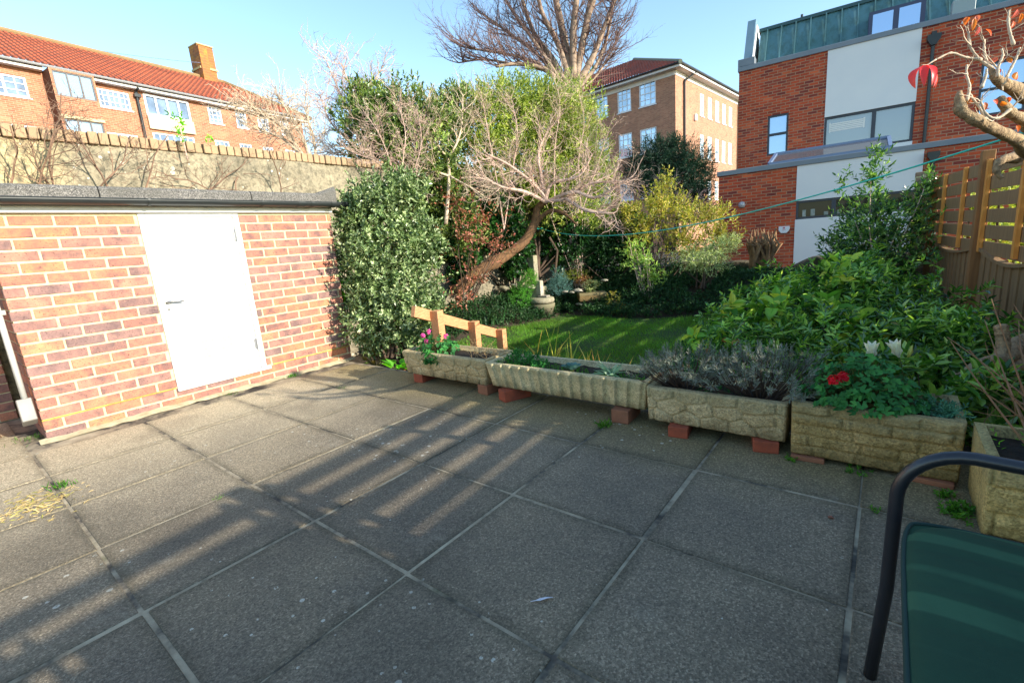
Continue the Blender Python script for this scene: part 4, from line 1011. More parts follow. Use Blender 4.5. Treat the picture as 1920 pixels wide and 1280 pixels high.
# white feather on a slab
fp = G(1019, 1122, 0.006); mb = MB(); fd = np.array([0.022, 0.024, 0.0]); fs = np.array([-0.008, 0.008, 0])
q_ = [fp-fd*0.9, fp-fd*0.3+fs*0.55, fp+fd*0.4+fs*0.5, fp+fd, fp+fd*0.3-fs*0.45+np.array([0, 0, .004]), fp-fd*0.35-fs*0.4]
mb.add(q_, [(0, 1, 2, 3), (0, 3, 4, 5)]); mb.tube([fp-fd*1.25, fp+fd*0.9], 0.0012, 4)
tag(mb.build('feather', simple('feather_white', (0.72, 0.72, 0.76, 1), (0.5, 0.5, 0.55, 1), 60, 0.7)), 'small white feather lying on a slab at the front', 'feather')

# ------------------------------------------------------------------ fence down the right side
M_FENCE = simple('fence_board', S(166, 128, 88), S(138, 106, 74), 3, 0.85, 0.4, 30, stretch=(14, 14, 1.0))
M_POST = simple('fence_post_wood', S(166, 116, 70), S(138, 96, 58), 3, 0.8, 0.4, 30, stretch=(14, 14, 1.0))
M_BATTEN = simple('orange_batten', S(240, 164, 80), S(220, 140, 64), 4, 0.7, 0.3, 30, stretch=(14, 14, 1.0))
fA = np.array([0.43, 9.9]); fdir = unit(np.array([0.098, -0.995])); fn = np.array([fdir[1], -fdir[0]])   # towards the garden
if fn[0] > 0: fn = -fn
fence = thing('wooden_fence', 'wooden fence with slatted trellis top along the right side', 'fence', (fA[0]+fdir[0]*3, fA[1]+fdir[1]*3, -0.5))
def FP(s_, off, z): return np.array([fA[0]+fdir[0]*s_+fn[0]*off, fA[1]+fdir[1]*s_+fn[1]*off, z])
fd3, fn3 = np.array([*fdir, 0]), np.array([*fn, 0])
s_posts = [0.62, 3.12, 4.95, 6.78, 8.6, 10.42, 12.2]
for i, s_ in enumerate(s_posts):
    mb = MB(); zt = 1.60 if 0 < i < 4 else 1.52 if i == 0 else 1.36; mb.obox(FP(s_, 0.02, (zt-0.5)/2), fd3*0.048, fn3*0.048, (0, 0, (zt+0.5)/2)); mb.build('post', M_POST, fence, bevel=0.005)
for i in range(len(s_posts)-1):
    a0, a1 = s_posts[i]+0.05, s_posts[i+1]-0.05
    mb = MB(); s_ = a0; L_ = a1-a0; k = 0
    while s_ < a1-0.02:
        e = min(s_+0.098, a1); f = ((s_+e)/2-a0)/L_; zt = 0.64-0.10*math.sin(math.pi*f) if i < 3 else 0.93
        mb.obox(FP((s_+e)/2, 0.0 if k % 2 else -0.012, (zt-0.5)/2), fd3*((e-s_)/2+0.004), fn3*0.006, (0, 0, (zt+0.5)/2)); s_ = e; k += 1
    mb.build('board_panel', M_FENCE, fence)
    mb = MB(); P = [FP(a0+L_*f, 0.0, (0.655-0.10*math.sin(math.pi*f)) if i < 3 else 0.945) for f in np.linspace(0, 1, 12)]
    for p_, q_ in zip(P[:-1], P[1:]): mb.bar(p_, q_, 0.03, 0.055)
    mb.build('capping', M_FENCE, fence)
    mb = MB(); zb = 0.60 if i < 3 else 0.985; ns_ = 6 if i < 3 else 4; pit = 0.155 if i < 3 else 0.092; sh = 0.063 if i < 3 else 0.030
    for k in range(ns_):
        z = zb+k*pit; mb.obox(FP((a0+a1)/2, -0.01, z+sh), fd3*L_/2, fn3*0.008, (0, 0, sh))
    mb.build('trellis_slats', M_FENCE, fence, bevel=0.002)
    ztop = zb+ns_*pit-0.02
    for f in ((0.25, 0.68) if i == 0 else (0.02, 0.62, 0.97) if i < 3 else (0.03, 0.5, 0.97)):
        mb = MB(); mb.obox(FP(a0+L_*f, 0.018, (zb+0.02+ztop)/2), fd3*0.026, fn3*0.018, (0, 0, (ztop-zb-0.02)/2)); mb.build('batten', M_BATTEN, fence, bevel=0.003)
# old brick pier at the fence's far end
pier = thing('brick_pier', 'weathered brick pier at the far end of the wooden fence', 'pier', (0.36, 9.35, -0.5))
mb = MB(); pw = MB(); rg = np.random.default_rng(4)
pw.box((0.255, 9.255, -0.5), (0.445, 9.445, 1.60)); pw.build('mortar_bed', M_MORTAR, pier)
for i in range(28):
    z = -0.5+i*0.0757
    for (a0, a1, b0, b1) in (((0.25, 0.35, 0.25, 0.45), (0.355, 0.45, 0.25, 0.45)) if i % 2 else ((0.25, 0.45, 0.25, 0.345), (0.25, 0.45, 0.355, 0.45))):
        mb.box((a0+rg.normal(0, .003), 9+b0+rg.normal(0, .003), z+0.005), (a1, 9+b1, z+0.071))
mb.build('bricks', simple('old_pier_brick', S(130, 92, 76), S(170, 150, 130), 9, 0.95, 0.6, 40), pier, bevel=0.006)

# ================================================================== PLANTS
def ell(px, py, dep, rx, ry, dd=1.0):
    k = dep/F; return (D(px, py, dep), (rx*k*dd, rx*k*dd, ry*k))
def ell3(c, rx, ry, rz): return (np.array(c, float), (rx, ry, rz))
def gp(px, py):
    z = LZ
    for _ in range(12):
        p = G(px, py, z); z = z*0.4+0.6*float(hgt(p[0], p[1])) if p[1] > 2.66 else 0.0
    return np.array([p[0], p[1], z])
M_BARK = simple('grey_bark', S(150, 132, 108), S(96, 84, 68), 14, 0.9, 0.8, 40)
M_BARKP = simple('pale_bark', S(216, 196, 170), S(172, 150, 124), 16, 0.9, 0.6, 40)
M_TWIG = simple('pinkish_twig', S(214, 186, 168), S(176, 146, 130), 6, 0.85)
M_TWIGD = simple('dark_twig', S(96, 76, 60), S(64, 52, 42), 6, 0.9)
M_BARKB = simple('brown_bark', S(132, 96, 62), S(90, 66, 46), 10, 0.9, 0.9, 30, stretch=(3, 3, 1))
M_STEMG = simple('green_stem', S(90, 110, 50), S(110, 96, 56), 6, 0.7)

L_BUSH = leaf('variegated_leaf', [S(52, 68, 40), S(78, 98, 56), S(100, 120, 74), S(130, 146, 98), S(178, 188, 144)], 0.33, 0.22, 0.5, scale=4)
L_HEDGE = leaf('olive_leaf', [S(66, 88, 34), S(108, 126, 50), S(142, 154, 72), S(178, 180, 100)], 0.4, 0.35, 0.4, scale=1.3)
L_BAY = leaf('bay_leaf', [S(46, 62, 28), S(72, 94, 42), S(104, 124, 60), S(146, 158, 92)], 0.33, 0.28, 0.5, scale=1.3)
L_IVY = leaf('ivy_leaf', [S(16, 40, 18), S(26, 58, 26), S(44, 84, 34), S(60, 100, 44)], 0.4, 0.25, 0.4, scale=2)
L_OLIVE = leaf('grey_green_leaf', [S(96, 110, 60), S(130, 140, 80), S(162, 166, 104)], 0.5, 0.35, 0.3, scale=1.5)
L_RED = leaf('bronze_leaf', [S(120, 64, 54), S(150, 92, 74), S(180, 118, 100), S(104, 76, 52), S(84, 84, 44)], 0.45, 0.35, 0.4, scale=3)
L_PINE = leaf('conifer_leaf', [S(14, 34, 26), S(24, 50, 36), S(36, 64, 44)], 0.5, 0.15, 0.3, scale=1.0)
L_YEL = leaf('golden_leaf', [S(122, 132, 46), S(166, 164, 66), S(200, 184, 90), S(110, 130, 52), S(206, 168, 110)], 0.42, 0.4, 0.4, scale=2, k=1.1)
L_VAR = leaf('cream_edged_leaf', [S(110, 128, 72), S(160, 170, 112), S(196, 198, 150), S(90, 112, 60)], 0.45, 0.3, 0.4, scale=4)
L_RHODO = leaf('rhododendron_leaf', [S(26, 56, 22), S(48, 84, 30), S(76, 112, 40), S(126, 152, 64), S(54, 92, 40)], 0.22, 0.3, 0.8, scale=2.5, k=2.05)
L_SHRUB = leaf('camellia_leaf', [S(24, 56, 30), S(48, 86, 40), S(86, 122, 54), S(134, 160, 74)], 0.3, 0.3, 0.6, scale=2.5)
L_HYD = leaf('hydrangea_leaf', [S(66, 110, 40), S(98, 138, 52), S(146, 164, 64), S(170, 160, 70)], 0.45, 0.4, 0.35, scale=6, k=1.9)
L_LAV = leaf('lavender_leaf', [S(100, 112, 96), S(128, 138, 120), S(146, 148, 134), S(120, 114, 114)], 0.7, 0.15, 0.2, scale=8, k=1.0)
L_GER = leaf('geranium_leaf', [S(30, 78, 36), S(46, 104, 46), S(64, 124, 54), S(36, 90, 44)], 0.55, 0.3, 0.3, scale=12)
L_FERN = leaf('bright_leaf', [S(70, 140, 30), S(100, 176, 44), S(130, 196, 60), S(60, 124, 30)], 0.4, 0.5, 0.4, scale=5)
L_STRAP = leaf('strap_leaf', [S(120, 150, 50), S(150, 160, 60), S(190, 170, 80), S(206, 140, 80), S(90, 130, 40)], 0.5, 0.4, 0.3, scale=6)
L_BLUE = leaf('blue_leaf', [S(70, 104, 104), S(90, 124, 118), S(60, 92, 84)], 0.6, 0.2, 0.3, scale=10)
L_DARKG = leaf('dark_ground_leaf', [S(16, 38, 18), S(28, 58, 28), S(42, 74, 38), S(60, 84, 46)], 0.5, 0.2, 0.3, scale=3)
L_ORANGE = leaf('autumn_leaf', [S(190, 50, 34), S(224, 104, 44), S(226, 128, 60), S(206, 70, 62), S(206, 110, 104)], 0.4, 0.55, 0.4, scale=9)
L_DEAD = leaf('dead_leaf', [S(150, 104, 66), S(122, 84, 54), S(176, 136, 92)], 0.8, 0.2, 0.1, scale=8)

# --- clipped oval bush by the shed
shrub('oval_bush', 'dense clipped oval bush with small grey-green leaves beside the shed', 'bush', D(742, 668, 5.0),
      [ell(722, 440, 5.0, 84, 108, .95), ell(732, 510, 5.0, 98, 110, .95), ell(750, 580, 4.95, 84, 74, .95), ell(680, 470, 5.0, 50, 110), ell(800, 450, 4.9, 34, 40), ell(655, 400, 5.0, 24, 40), ell(760, 350, 5.0, 40, 30), ell(700, 600, 4.95, 56, 60), ell(726, 372, 5.0, 66, 40)],
      4300, 7, 0.085, 0.050, 0.028, L_BUSH, M_TWIGD, 21, 0.16, 0.22, 0.35, stems=14, srad=0.016, fold=0.25)
bush_ = bpy.data.objects['oval_bush']; rg = np.random.default_rng(210); mb = MB()
PB, NB = sample_ells(rg, [ell(724, 420, 5.0, 82, 92), ell(735, 520, 5.0, 96, 100), ell(750, 590, 4.95, 82, 64)], 110, .1, .02, 211)
sprigs(mb, rg, PB, NB+rg.normal(0, .4, NB.shape)+[0, 0, .8], 9, .17, .045, .025); mb.build('shoots', L_BUSH, bush_)
# --- evergreens along the left wall
def px_ells(lst): return [ell(*e) for e in lst]
shrub('evergreen_tree', 'glossy dark evergreen tree rising over the garden wall beside the bare bushes', 'tree', D(770, 520, 7.3),
      px_ells([(700, 245, 6.7, 66, 74), (755, 215, 6.9, 70, 62), (790, 270, 7.0, 80, 70), (730, 320, 6.9, 60, 50), (800, 340, 7.2, 80, 60), (845, 210, 7.3, 50, 44), (690, 190, 6.8, 40, 34), (770, 400, 7.2, 60, 60), (850, 420, 7.4, 60, 60)]),
      4200, 8, 0.14, 0.078, 0.033, L_BAY, M_TWIGD, 22, 0.28, 0.3, 0.7, stems=8, srad=0.035)
shrub('olive_tree', 'yellowish green loose-leaved tree in the middle of the hedge under the tall bare tree', 'tree', D(1010, 520, 8.9),
      px_ells([(890, 235, 7.9, 66, 60), (900, 300, 7.8, 66, 60), (965, 215, 8.3, 80, 56), (1020, 240, 8.8, 84, 64), (1080, 300, 9.0, 66, 70), (980, 310, 8.6, 76, 66), (1110, 400, 9.2, 46, 46), (1040, 380, 9.0, 70, 60), (925, 180, 8.0, 34, 36), (1120, 340, 9.2, 34, 40), (1000, 190, 8.6, 80, 44), (1070, 210, 8.9, 60, 54), (870, 200, 7.7, 44, 40), (1040, 300, 8.8, 80, 80)]),
      7000, 8, 0.17, 0.080, 0.026, L_HEDGE, M_TWIGD, 23, 0.3, 0.3, 0.9, stems=6, srad=0.03)
shrub('silvery_shrub', 'dull grey-green thin-leaved shrub against the upper right of the hedge', 'bush', D(1085, 545, 9.3),
      px_ells([(1065, 230, 8.4, 60, 80), (1110, 290, 8.6, 44, 60), (1020, 180, 8.4, 50, 40), (960, 280, 8.2, 50, 50)]),
      1300, 6, 0.18, 0.06, 0.015, L_OLIVE, M_TWIG, 24, 0.4, 0.5, 1.0, stems=16, srad=0.012)
shrub('ivy_thicket', 'dark ivy thicket covering the wall below the hedge', 'ivy', D(960, 560, 9.0),
      px_ells([(820, 420, 7.4, 60, 80, .6), (900, 400, 7.9, 70, 80, .6), (960, 450, 8.4, 60, 70, .6), (1050, 440, 9.2, 70, 60, .6), (1120, 470, 9.6, 60, 50, .6), (870, 500, 7.7, 50, 50, .6), (1180, 450, 9.6, 60, 60, .6)]),
      2600, 6, 0.12, 0.085, 0.07, L_IVY, M_TWIGD, 25, 0.25, 0.3, 0.3, stems=10)
shrub('dark_shrub', 'dark leafy undergrowth bush at the back between the stone ornaments and golden shrub', 'bush', D(1150, 540, 9.3),
      px_ells([(1120, 470, 9.3, 56, 44), (1190, 500, 9.2, 50, 54), (1075, 470, 9.2, 40, 40), (1250, 520, 9.0, 60, 50), (1330, 540, 8.6, 50, 40), (1210, 560, 8.2, 50, 26)]),
      1500, 6, 0.12, 0.06, 0.025, L_DARKG, M_TWIGD, 26, 0.3, 0.3, 0.4, stems=8)
# --- spiky dark leaves over the stone post
rg = np.random.default_rng(31); t = thing('spiky_plant', 'dark spiky-leaved plant hanging over the stone post', 'plant', D(1040, 520, 8.6))
mb = MB(); n = 26
for c_ in ((1040, 430), (1068, 470), (1090, 440)):
    b = D(*c_, 9.0+rg.uniform(-.2, .2)); A = unit(rg.normal(0, 1, (n, 3))+np.array([0.3, -0.4, -0.1])); add_leaves(mb, np.repeat(b[None], n, 0), A, rg.normal(0, .3, (n, 3))+[0, 0, 1], rg.uniform(.25, .42, n), 0.045, 0.2, 0.2)
mb.build('foliage', L_BLUE if False else L_DARKG, t); sb = MB(); sb.tube([D(1040, 520, 8.6), D(1045, 470, 8.55), D(1030, 445, 8.5)], 0.02, 6); sb.build('stem', M_TWIGD, t)

# --- the leaning bare tree with a crooked trunk
def wavy(pts, rad, mb, n=10, sub=6, seed=0, amp=0.25):
    """smooth limb through points (Catmull-Rom) with knobbly radius"""
    P = np.array(pts, float); rg_ = np.random.default_rng(seed); Q = np.concatenate([[2*P[0]-P[1]], P, [2*P[-1]-P[-2]]]); out = []; rr_ = []
    for i in range(len(P)-1):
        for k in range(sub):
            t_ = k/sub; a_, b_, c_, d_ = Q[i:i+4]
            out.append(0.5*((2*b_)+(-a_+c_)*t_+(2*a_-5*b_+4*c_-d_)*t_*t_+(-a_+3*b_-3*c_+d_)*t_**3)); rr_.append(rad[i]*(1-t_)+rad[i+1]*t_)
    out.append(P[-1]); rr_.append(rad[-1]); rr_ = np.array(rr_)*(1+rg_.normal(0, amp*0.35, len(rr_))); mb.tube(out, rr_, n)
    return np.array(out)
TWIG = dict(seg=[6, 5, 4, 3], wig=[.16, .2, .22, .25], up=[.06, .08, .08, .05], taper=[.45, .4, .4, .3], sides=[5, 4, 3, 3], n=[(4, 6), (3, 5), (2, 3)], **{'from': [.2, .15, .15]}, ang=[(.4, 1.0), (.4, 1.0), (.4, 1.1)], lr=[.62, .6, .55], rr=[.55, .55, .6], rmin=0.0022)
def P_(px, py, d): return D(px, py, d)
lt = thing('leaning_tree', 'crooked leaning tree with fine bare twigs that holds the washing line', 'tree', P_(860, 540, 7.3))
mb = MB()
wavy([P_(855, 548, 7.3), P_(900, 508, 7.35), P_(950, 478, 7.5), P_(985, 450, 7.6), P_(1003, 415, 7.65), P_(1008, 390, 7.6), P_(1025, 376, 7.5)], [.12, .10, .085, .075, .066, .055, .045], mb, 12, 6, 3)
wavy([P_(1000, 428, 7.65), P_(1012, 410, 7.6), P_(1035, 395, 7.5), P_(1060, 402, 7.4), P_(1080, 420, 7.35)], [.055, .042, .035, .026, .014], mb, 10, 6, 4)
mb.build('trunk', M_BARKB, lt, smooth=True)
rg = np.random.default_rng(41); mb = MB()
limbs = [[(1020, 378, 7.5), (1060, 372, 7.35), (1105, 345, 7.2), (1160, 340, 7.0)], [(1022, 378, 7.5), (1035, 345, 7.4), (1085, 330, 7.2), (1110, 290, 7.1)], [(1025, 376, 7.5), (1000, 345, 7.3), (955, 310, 7.1), (915, 290, 7.0)],
         [(1020, 378, 7.5), (1015, 335, 7.5), (1010, 285, 7.6), (1030, 240, 7.6)], [(1030, 376, 7.5), (1075, 360, 7.2), (1120, 370, 7.0), (1180, 335, 6.8)], [(1022, 378, 7.5), (985, 360, 7.2), (940, 350, 7.0), (905, 330, 6.9)], [(1060, 372, 7.35), (1100, 395, 7.1), (1150, 400, 6.95)]]
for i, lb in enumerate(limbs):
    q = wavy([P_(*v) for v in lb], np.linspace(.034, .012, len(lb)), mb, 7, 5, 50+i, 0.15)
    m_ = len(q)
    for k in range(2, m_):
        for _ in range(2):
            d_ = unit(q[k]-q[k-1]); a = rg.uniform(.5, 1.3); nd = d_*math.cos(a)+unit(np.cross(d_, rg.normal(0, 1, 3)))*math.sin(a)
            grow(mb, rg, q[k], nd, rg.uniform(.25, .6), .0065, 1, TWIG)
mb.build('branches', M_TWIG, lt)
# --- pale upright sapling
sp_ = thing('sapling', 'slender pale upright sapling with forked bare stem in front of the hedge', 'tree', P_(838, 400, 6.8)); mb = MB()
wavy([P_(836, 420, 6.8), P_(840, 370, 6.8), P_(842, 330, 6.8), P_(840, 298, 6.8)], [.028, .026, .024, .022], mb, 8, 5, 5, .1)
TW2 = dict(TWIG); TW2['up'] = [.12, .1, .08, .05]; rg = np.random.default_rng(42)
for tg in ([(840, 298, 6.8), (820, 270, 6.75), (812, 240, 6.7), (800, 200, 6.7)], [(840, 298, 6.8), (858, 265, 6.8), (866, 230, 6.85), (868, 180, 6.9)], [(842, 330, 6.8), (870, 345, 6.7), (900, 362, 6.6)], [(841, 330, 6.8), (815, 322, 6.7), (806, 330, 6.7)]):
    q = wavy([P_(*v) for v in tg], np.linspace(.019, .007, len(tg)), mb, 6, 5, 6, .1)
    for k in range(3, len(q)):
        for _ in range(2): grow(mb, rg, q[k], unit(q[k]-q[k-1])+rg.normal(0, .7, 3), rg.uniform(.25, .5), .006, 1, TW2)
mb.build('trunk', M_BARKP, sp_, smooth=True)
# --- bronze-leaved shrub
shrub('bronze_shrub', 'bronze-red leaved shrub between the oval bush and the leaning trunk', 'bush', P_(880, 560, 6.9),
      px_ells([(905, 410, 6.9, 56, 46), (875, 450, 6.8, 50, 50), (930, 460, 7.0, 50, 40), (855, 380, 6.8, 40, 50), (890, 520, 6.8, 50, 36), (860, 560, 6.6, 40, 20)]),
      230, 5, 0.14, 0.056, 0.030, L_RED, M_TWIGD, 27, 0.4, 0.55, 0.4, stems=30, srad=0.007)
# --- golden shrubs
shrub('golden_shrub', 'tall golden-yellow leaved shrub in front of the brick house', 'bush', P_(1230, 560, 8.7),
      px_ells([(1235, 385, 8.7, 44, 40), (1205, 425, 8.7, 44, 44), (1280, 400, 8.6, 40, 36), (1330, 405, 8.7, 44, 30), (1250, 350, 8.8, 16, 40), (1180, 395, 8.8, 24, 18), (1345, 440, 8.6, 36, 34), (1285, 450, 8.6, 40, 36)]),
      900, 8, 0.16, 0.075, 0.026, L_YEL, M_TWIGD, 28, 0.35, 0.45, 0.9, stems=16, srad=0.012)
shrub('light_green_shrub', 'pale green open shrub with thin upright stems below the golden shrub', 'bush', P_(1215, 570, 8.3),
      px_ells([(1205, 490, 8.3, 36, 30), (1225, 520, 8.2, 30, 24), (1180, 470, 8.4, 24, 20)]), 130, 7, 0.14, 0.075, 0.03, leaf('lime_leaf', [S(120, 150, 70), S(160, 184, 100), S(90, 124, 56)], .45, .4, .3), M_TWIG, 29, 0.3, 0.5, 0.5, stems=16, srad=0.012)
shrub('variegated_shrub', 'low cream-variegated shrub against the stone wall', 'bush', P_(1320, 540, 7.9),
      px_ells([(1300, 482, 7.9, 36, 26), (1345, 468, 7.9, 38, 24), (1330, 495, 7.8, 36, 22), (1370, 452, 7.9, 20, 14)]), 900, 7, 0.08, 0.035, 0.014, L_VAR, M_TWIGD, 30, 0.25, 0.3, 0.3, stems=12)
# --- dark conifer and grey twiggy mass beyond the back wall
shrub('conifer', 'dark blue-green conifer in front of the tall brown brick block', 'tree', P_(1255, 470, 14),
      px_ells([(1230, 300, 14, 50, 44), (1285, 310, 14, 50, 42), (1255, 350, 14, 60, 44), (1200, 330, 14, 36, 36), (1315, 345, 13.8, 26, 40), (1260, 275, 14, 30, 22), (1300, 380, 13.8, 40, 30)]),
      3600, 10, 0.30, 0.11, 0.020, L_PINE, M_TWIGD, 33, 0.3, 0.35, 0.4, stems=10, srad=0.06)
rg = np.random.default_rng(44); t = thing('bare_shrub', 'grey leafless shrub in front of the dark conifer', 'bush', P_(1250, 450, 12)); mb = MB()
TW3 = dict(TWIG); TW3['rmin'] = .005; TW3['up'] = [.08, .06, .05, .03]
for k in range(9): grow(mb, rg, P_(1225+k*9, 440, 12)+rg.normal(0, .1, 3), np.array([rg.normal(0, .3), rg.normal(0, .3), 1]), rg.uniform(.7, 1.4), .014, 0, TW3)
mb.build('branches', simple('mauve_twig', S(126, 110, 106), S(96, 84, 82), 4, .9), t)
# --- bare bushes over the left wall
def bare_bush(label, base, targets, seed, r0_=.03, rm=.003, mat=M_TWIG, nper=3, ln=(.3, .7), up=.06):
    rg_ = np.random.default_rng(seed); t_ = thing('bare_bush', label, 'bush', base); b_ = MB(); PP = dict(TWIG); PP['rmin'] = rm; PP['up'] = [up, up, up, up*.5]
    for i, tg in enumerate(targets):
        q_ = wavy(tg, np.linspace(r0_, r0_*.3, len(tg)), b_, 7, 5, seed+i, .12)
        for k in range(3, len(q_)):
            for _ in range(nper): grow(b_, rg_, q_[k], unit(q_[k]-q_[k-1])+rg_.normal(0, .75, 3), rg_.uniform(*ln), r0_*.26, 1, PP)
    b_.build('branches', mat, t_); return t_
bare_bush('leafless pinkish twiggy bush above the garden wall at the left of the evergreens', P_(700, 330, 7.2),
          [[P_(705, 330, 7.1), P_(690, 250, 7.0), P_(660, 170, 6.9), P_(640, 120, 6.9)], [P_(705, 330, 7.1), P_(700, 240, 7.0), P_(690, 180, 6.9), P_(715, 130, 6.9)], [P_(705, 330, 7.1), P_(660, 270, 6.9), P_(620, 230, 6.8), P_(600, 180, 6.8)], [P_(700, 320, 7.1), P_(650, 290, 6.9), P_(610, 285, 6.8)],
           [P_(705, 330, 7.1), P_(690, 260, 7.0), P_(650, 200, 6.9), P_(610, 110, 6.8)]], 60, .022, .0026, nper=3, ln=(.25, .6))
bare_bush('leafless tree leaning left in front of the red brick house beyond the wall', P_(590, 330, 9.5),
          [[P_(592, 330, 9.5), P_(560, 280, 9.5), P_(525, 235, 9.5), P_(470, 205, 9.4)], [P_(592, 330, 9.5), P_(572, 270, 9.5), P_(545, 220, 9.5), P_(520, 180, 9.5)], [P_(575, 300, 9.5), P_(530, 260, 9.5), P_(490, 245, 9.4)], [P_(592, 330, 9.5), P_(590, 270, 9.5), P_(575, 215, 9.5)], [P_(545, 250, 9.5), P_(500, 215, 9.4), P_(450, 190, 9.4)]], 70, .04, .004, mat=M_BARKP, nper=3, ln=(.35, .8))
bare_bush('pale leafless twigs rising through the front of the dark evergreen', P_(760, 420, 6.3),
          [[P_(765, 420, 6.3), P_(740, 330, 6.2), P_(715, 260, 6.1), P_(690, 220, 6.1)], [P_(765, 420, 6.3), P_(755, 320, 6.2), P_(760, 250, 6.1), P_(745, 190, 6.1)], [P_(765, 420, 6.3), P_(775, 330, 6.2), P_(790, 270, 6.1), P_(785, 215, 6.2)], [P_(740, 330, 6.2), P_(700, 300, 6.1), P_(660, 285, 6.1)]], 75, .010, .0020, nper=3, ln=(.18, .42), up=.1)
bare_bush('tall pale leafless twigs standing in front of the yellowish green tree', P_(940, 430, 7.4),
          [[P_(945, 430, 7.4), P_(930, 330, 7.2), P_(915, 250, 7.1), P_(905, 190, 7.1)], [P_(945, 430, 7.4), P_(960, 330, 7.3), P_(970, 250, 7.2), P_(960, 190, 7.2)], [P_(1090, 400, 8.4), P_(1085, 300, 8.2), P_(1095, 230, 8.1), P_(1085, 170, 8.1)], [P_(1090, 400, 8.4), P_(1120, 310, 8.2), P_(1140, 250, 8.1)], [P_(1040, 380, 8.2), P_(1040, 280, 8.0), P_(1050, 200, 7.9), P_(1040, 150, 7.9)]], 76, .011, .0022, nper=3, ln=(.2, .5), up=.1)
# --- tall bare tree in the distance
rg = np.random.default_rng(45); tt_ = thing('tall_bare_tree', 'tall leafless tree with many upright limbs against the sky', 'tree', P_(1075, 430, 22)); mb = MB(); tb = MB()
wavy([P_(1075, 430, 22), P_(1075, 250, 22), P_(1072, 165, 22)], [.46, .42, .36], mb, 12, 5, 8, .05)
TW4 = dict(seg=[6, 5, 4], wig=[.10, .14, .18], up=[.09, .07, .05], taper=[.35, .35, .3], sides=[4, 3, 3], n=[(4, 6), (3, 4)], **{'from': [.15, .15]}, ang=[(.3, .8), (.3, .8)], lr=[.6, .6], rr=[.5, .6], rmin=.006)
LIMB = [([(1072, 150), (1055, 60), (1035, -30), (1015, -110)], .34), ([(1075, 150), (1075, 60), (1085, -30), (1100, -120)], .30), ([(1078, 150), (1095, 70), (1110, -10), (1140, -90)], .32), ([(1082, 160), (1110, 110), (1130, 60), (1160, -20)], .28), ([(1065, 160), (1035, 110), (1000, 60), (970, -30)], .27),
        ([(1062, 165), (1020, 130), (970, 120), (930, 125)], .22), ([(1060, 170), (1015, 110), (965, 70), (910, 30)], .14), ([(1085, 165), (1120, 120), (1140, 60), (1150, -10)], .18), ([(1068, 150), (1045, 80), (1015, 20), (1000, -60)], .24), ([(1080, 150), (1098, 50), (1125, -40), (1130, -100)], .26), ([(1090, 170), (1120, 140), (1145, 100), (1160, 60)], .10), ([(1060, 165), (1010, 90), (960, 20), (925, -40)], .15), ([(950, 118), (905, 112), (860, 118)], .10), ([(1015, 120), (960, 104), (905, 95), (870, 88)], .10)]
for i, (pp, r_) in enumerate(LIMB):
    dz = rg.uniform(-1.5, 1.5); q = wavy([P_(x, y, 22+dz*k/3) for k, (x, y) in enumerate(pp)], np.linspace(r_*.62, r_*.30, len(pp)), mb, 8, 6, 80+i, .12)
    for k in range(3, len(q)):
        for _ in range(2):
            d_ = unit(q[k]-q[k-1])+rg.normal(0, .65, 3); d_[2] = abs(d_[2])*.6+.05
            grow(tb, rg, q[k], d_, rg.uniform(.9, 2.2), .026, 0, TW4)
mb.build('trunk', simple('tall_bark', S(176, 152, 130), S(120, 100, 84), 3, .9, .6, 12), tt_, smooth=True); tb.build('twigs', simple('far_twig', S(128, 102, 96), S(100, 80, 76), 2, .9), tt_)
# --- climbers on the garden wall behind the shed
def climber(label, bases, seed):
    rg_ = np.random.default_rng(seed); t_ = thing('bare_climber', label, 'climber', bases[0][0]); b_ = MB(); PP = dict(TWIG); PP['rmin'] = .0022; PP['up'] = [.06, .04, .02, .02]; PP['wig'] = [.2, .28, .3, .3]
    for b0, h_, az in bases:
        grow(b_, rg_, b0, (0.05, az, 1), h_, .009, 0, PP)
    b_.build('stems', simple('vine_bark', S(150, 118, 96), S(98, 78, 64), 10, .9), t_)
    return t_
climber('tangled bare climber on the yellow part of the garden wall above the shed', [(np.array([-5.50, y, 1.72]), h_, az) for y, h_, az in ((.75, .8, .5), (.95, .9, -.4), (1.1, .7, .9), (1.3, .8, -.3), (.6, .6, .3), (1.45, .7, .4), (1.0, .55, -1.2))], 90)
climber('sparse bare climber on the grey part of the garden wall above the shed', [(np.array([-5.50, y, 1.72]), h_, az) for y, h_, az in ((1.9, .75, .7), (2.3, .8, .5), (2.2, .6, -.9), (2.75, .6, .5))], 91)
rg = np.random.default_rng(46); t = thing('leafy_sprig', 'yellow-green leafy sprig growing above the wall coping', 'plant', PX(345, 268, -5.50)); mb = MB()
C = np.array([PX(340+rg.normal(0, 12), 245+rg.normal(0, 14), -5.50) for _ in range(9)]); sprigs(mb, rg, C, rg.normal(0, .4, (9, 3))+[0, 0, 1], 8, .08, .05, .022); C2 = np.array([PX(400+rg.normal(0, 8), 266+rg.normal(0, 5), -5.5) for _ in range(4)]); sprigs(mb, rg, C2, rg.normal(0, .4, (4, 3))+[0, 0, 1], 6, .06, .04, .018); mb.build('foliage', L_FERN, t)
sb = MB(); sb.tube([PX(352, 300, -5.5), PX(345, 270, -5.5), PX(338, 240, -5.5)], .006, 5); sb.build('stem', M_TWIG, t)

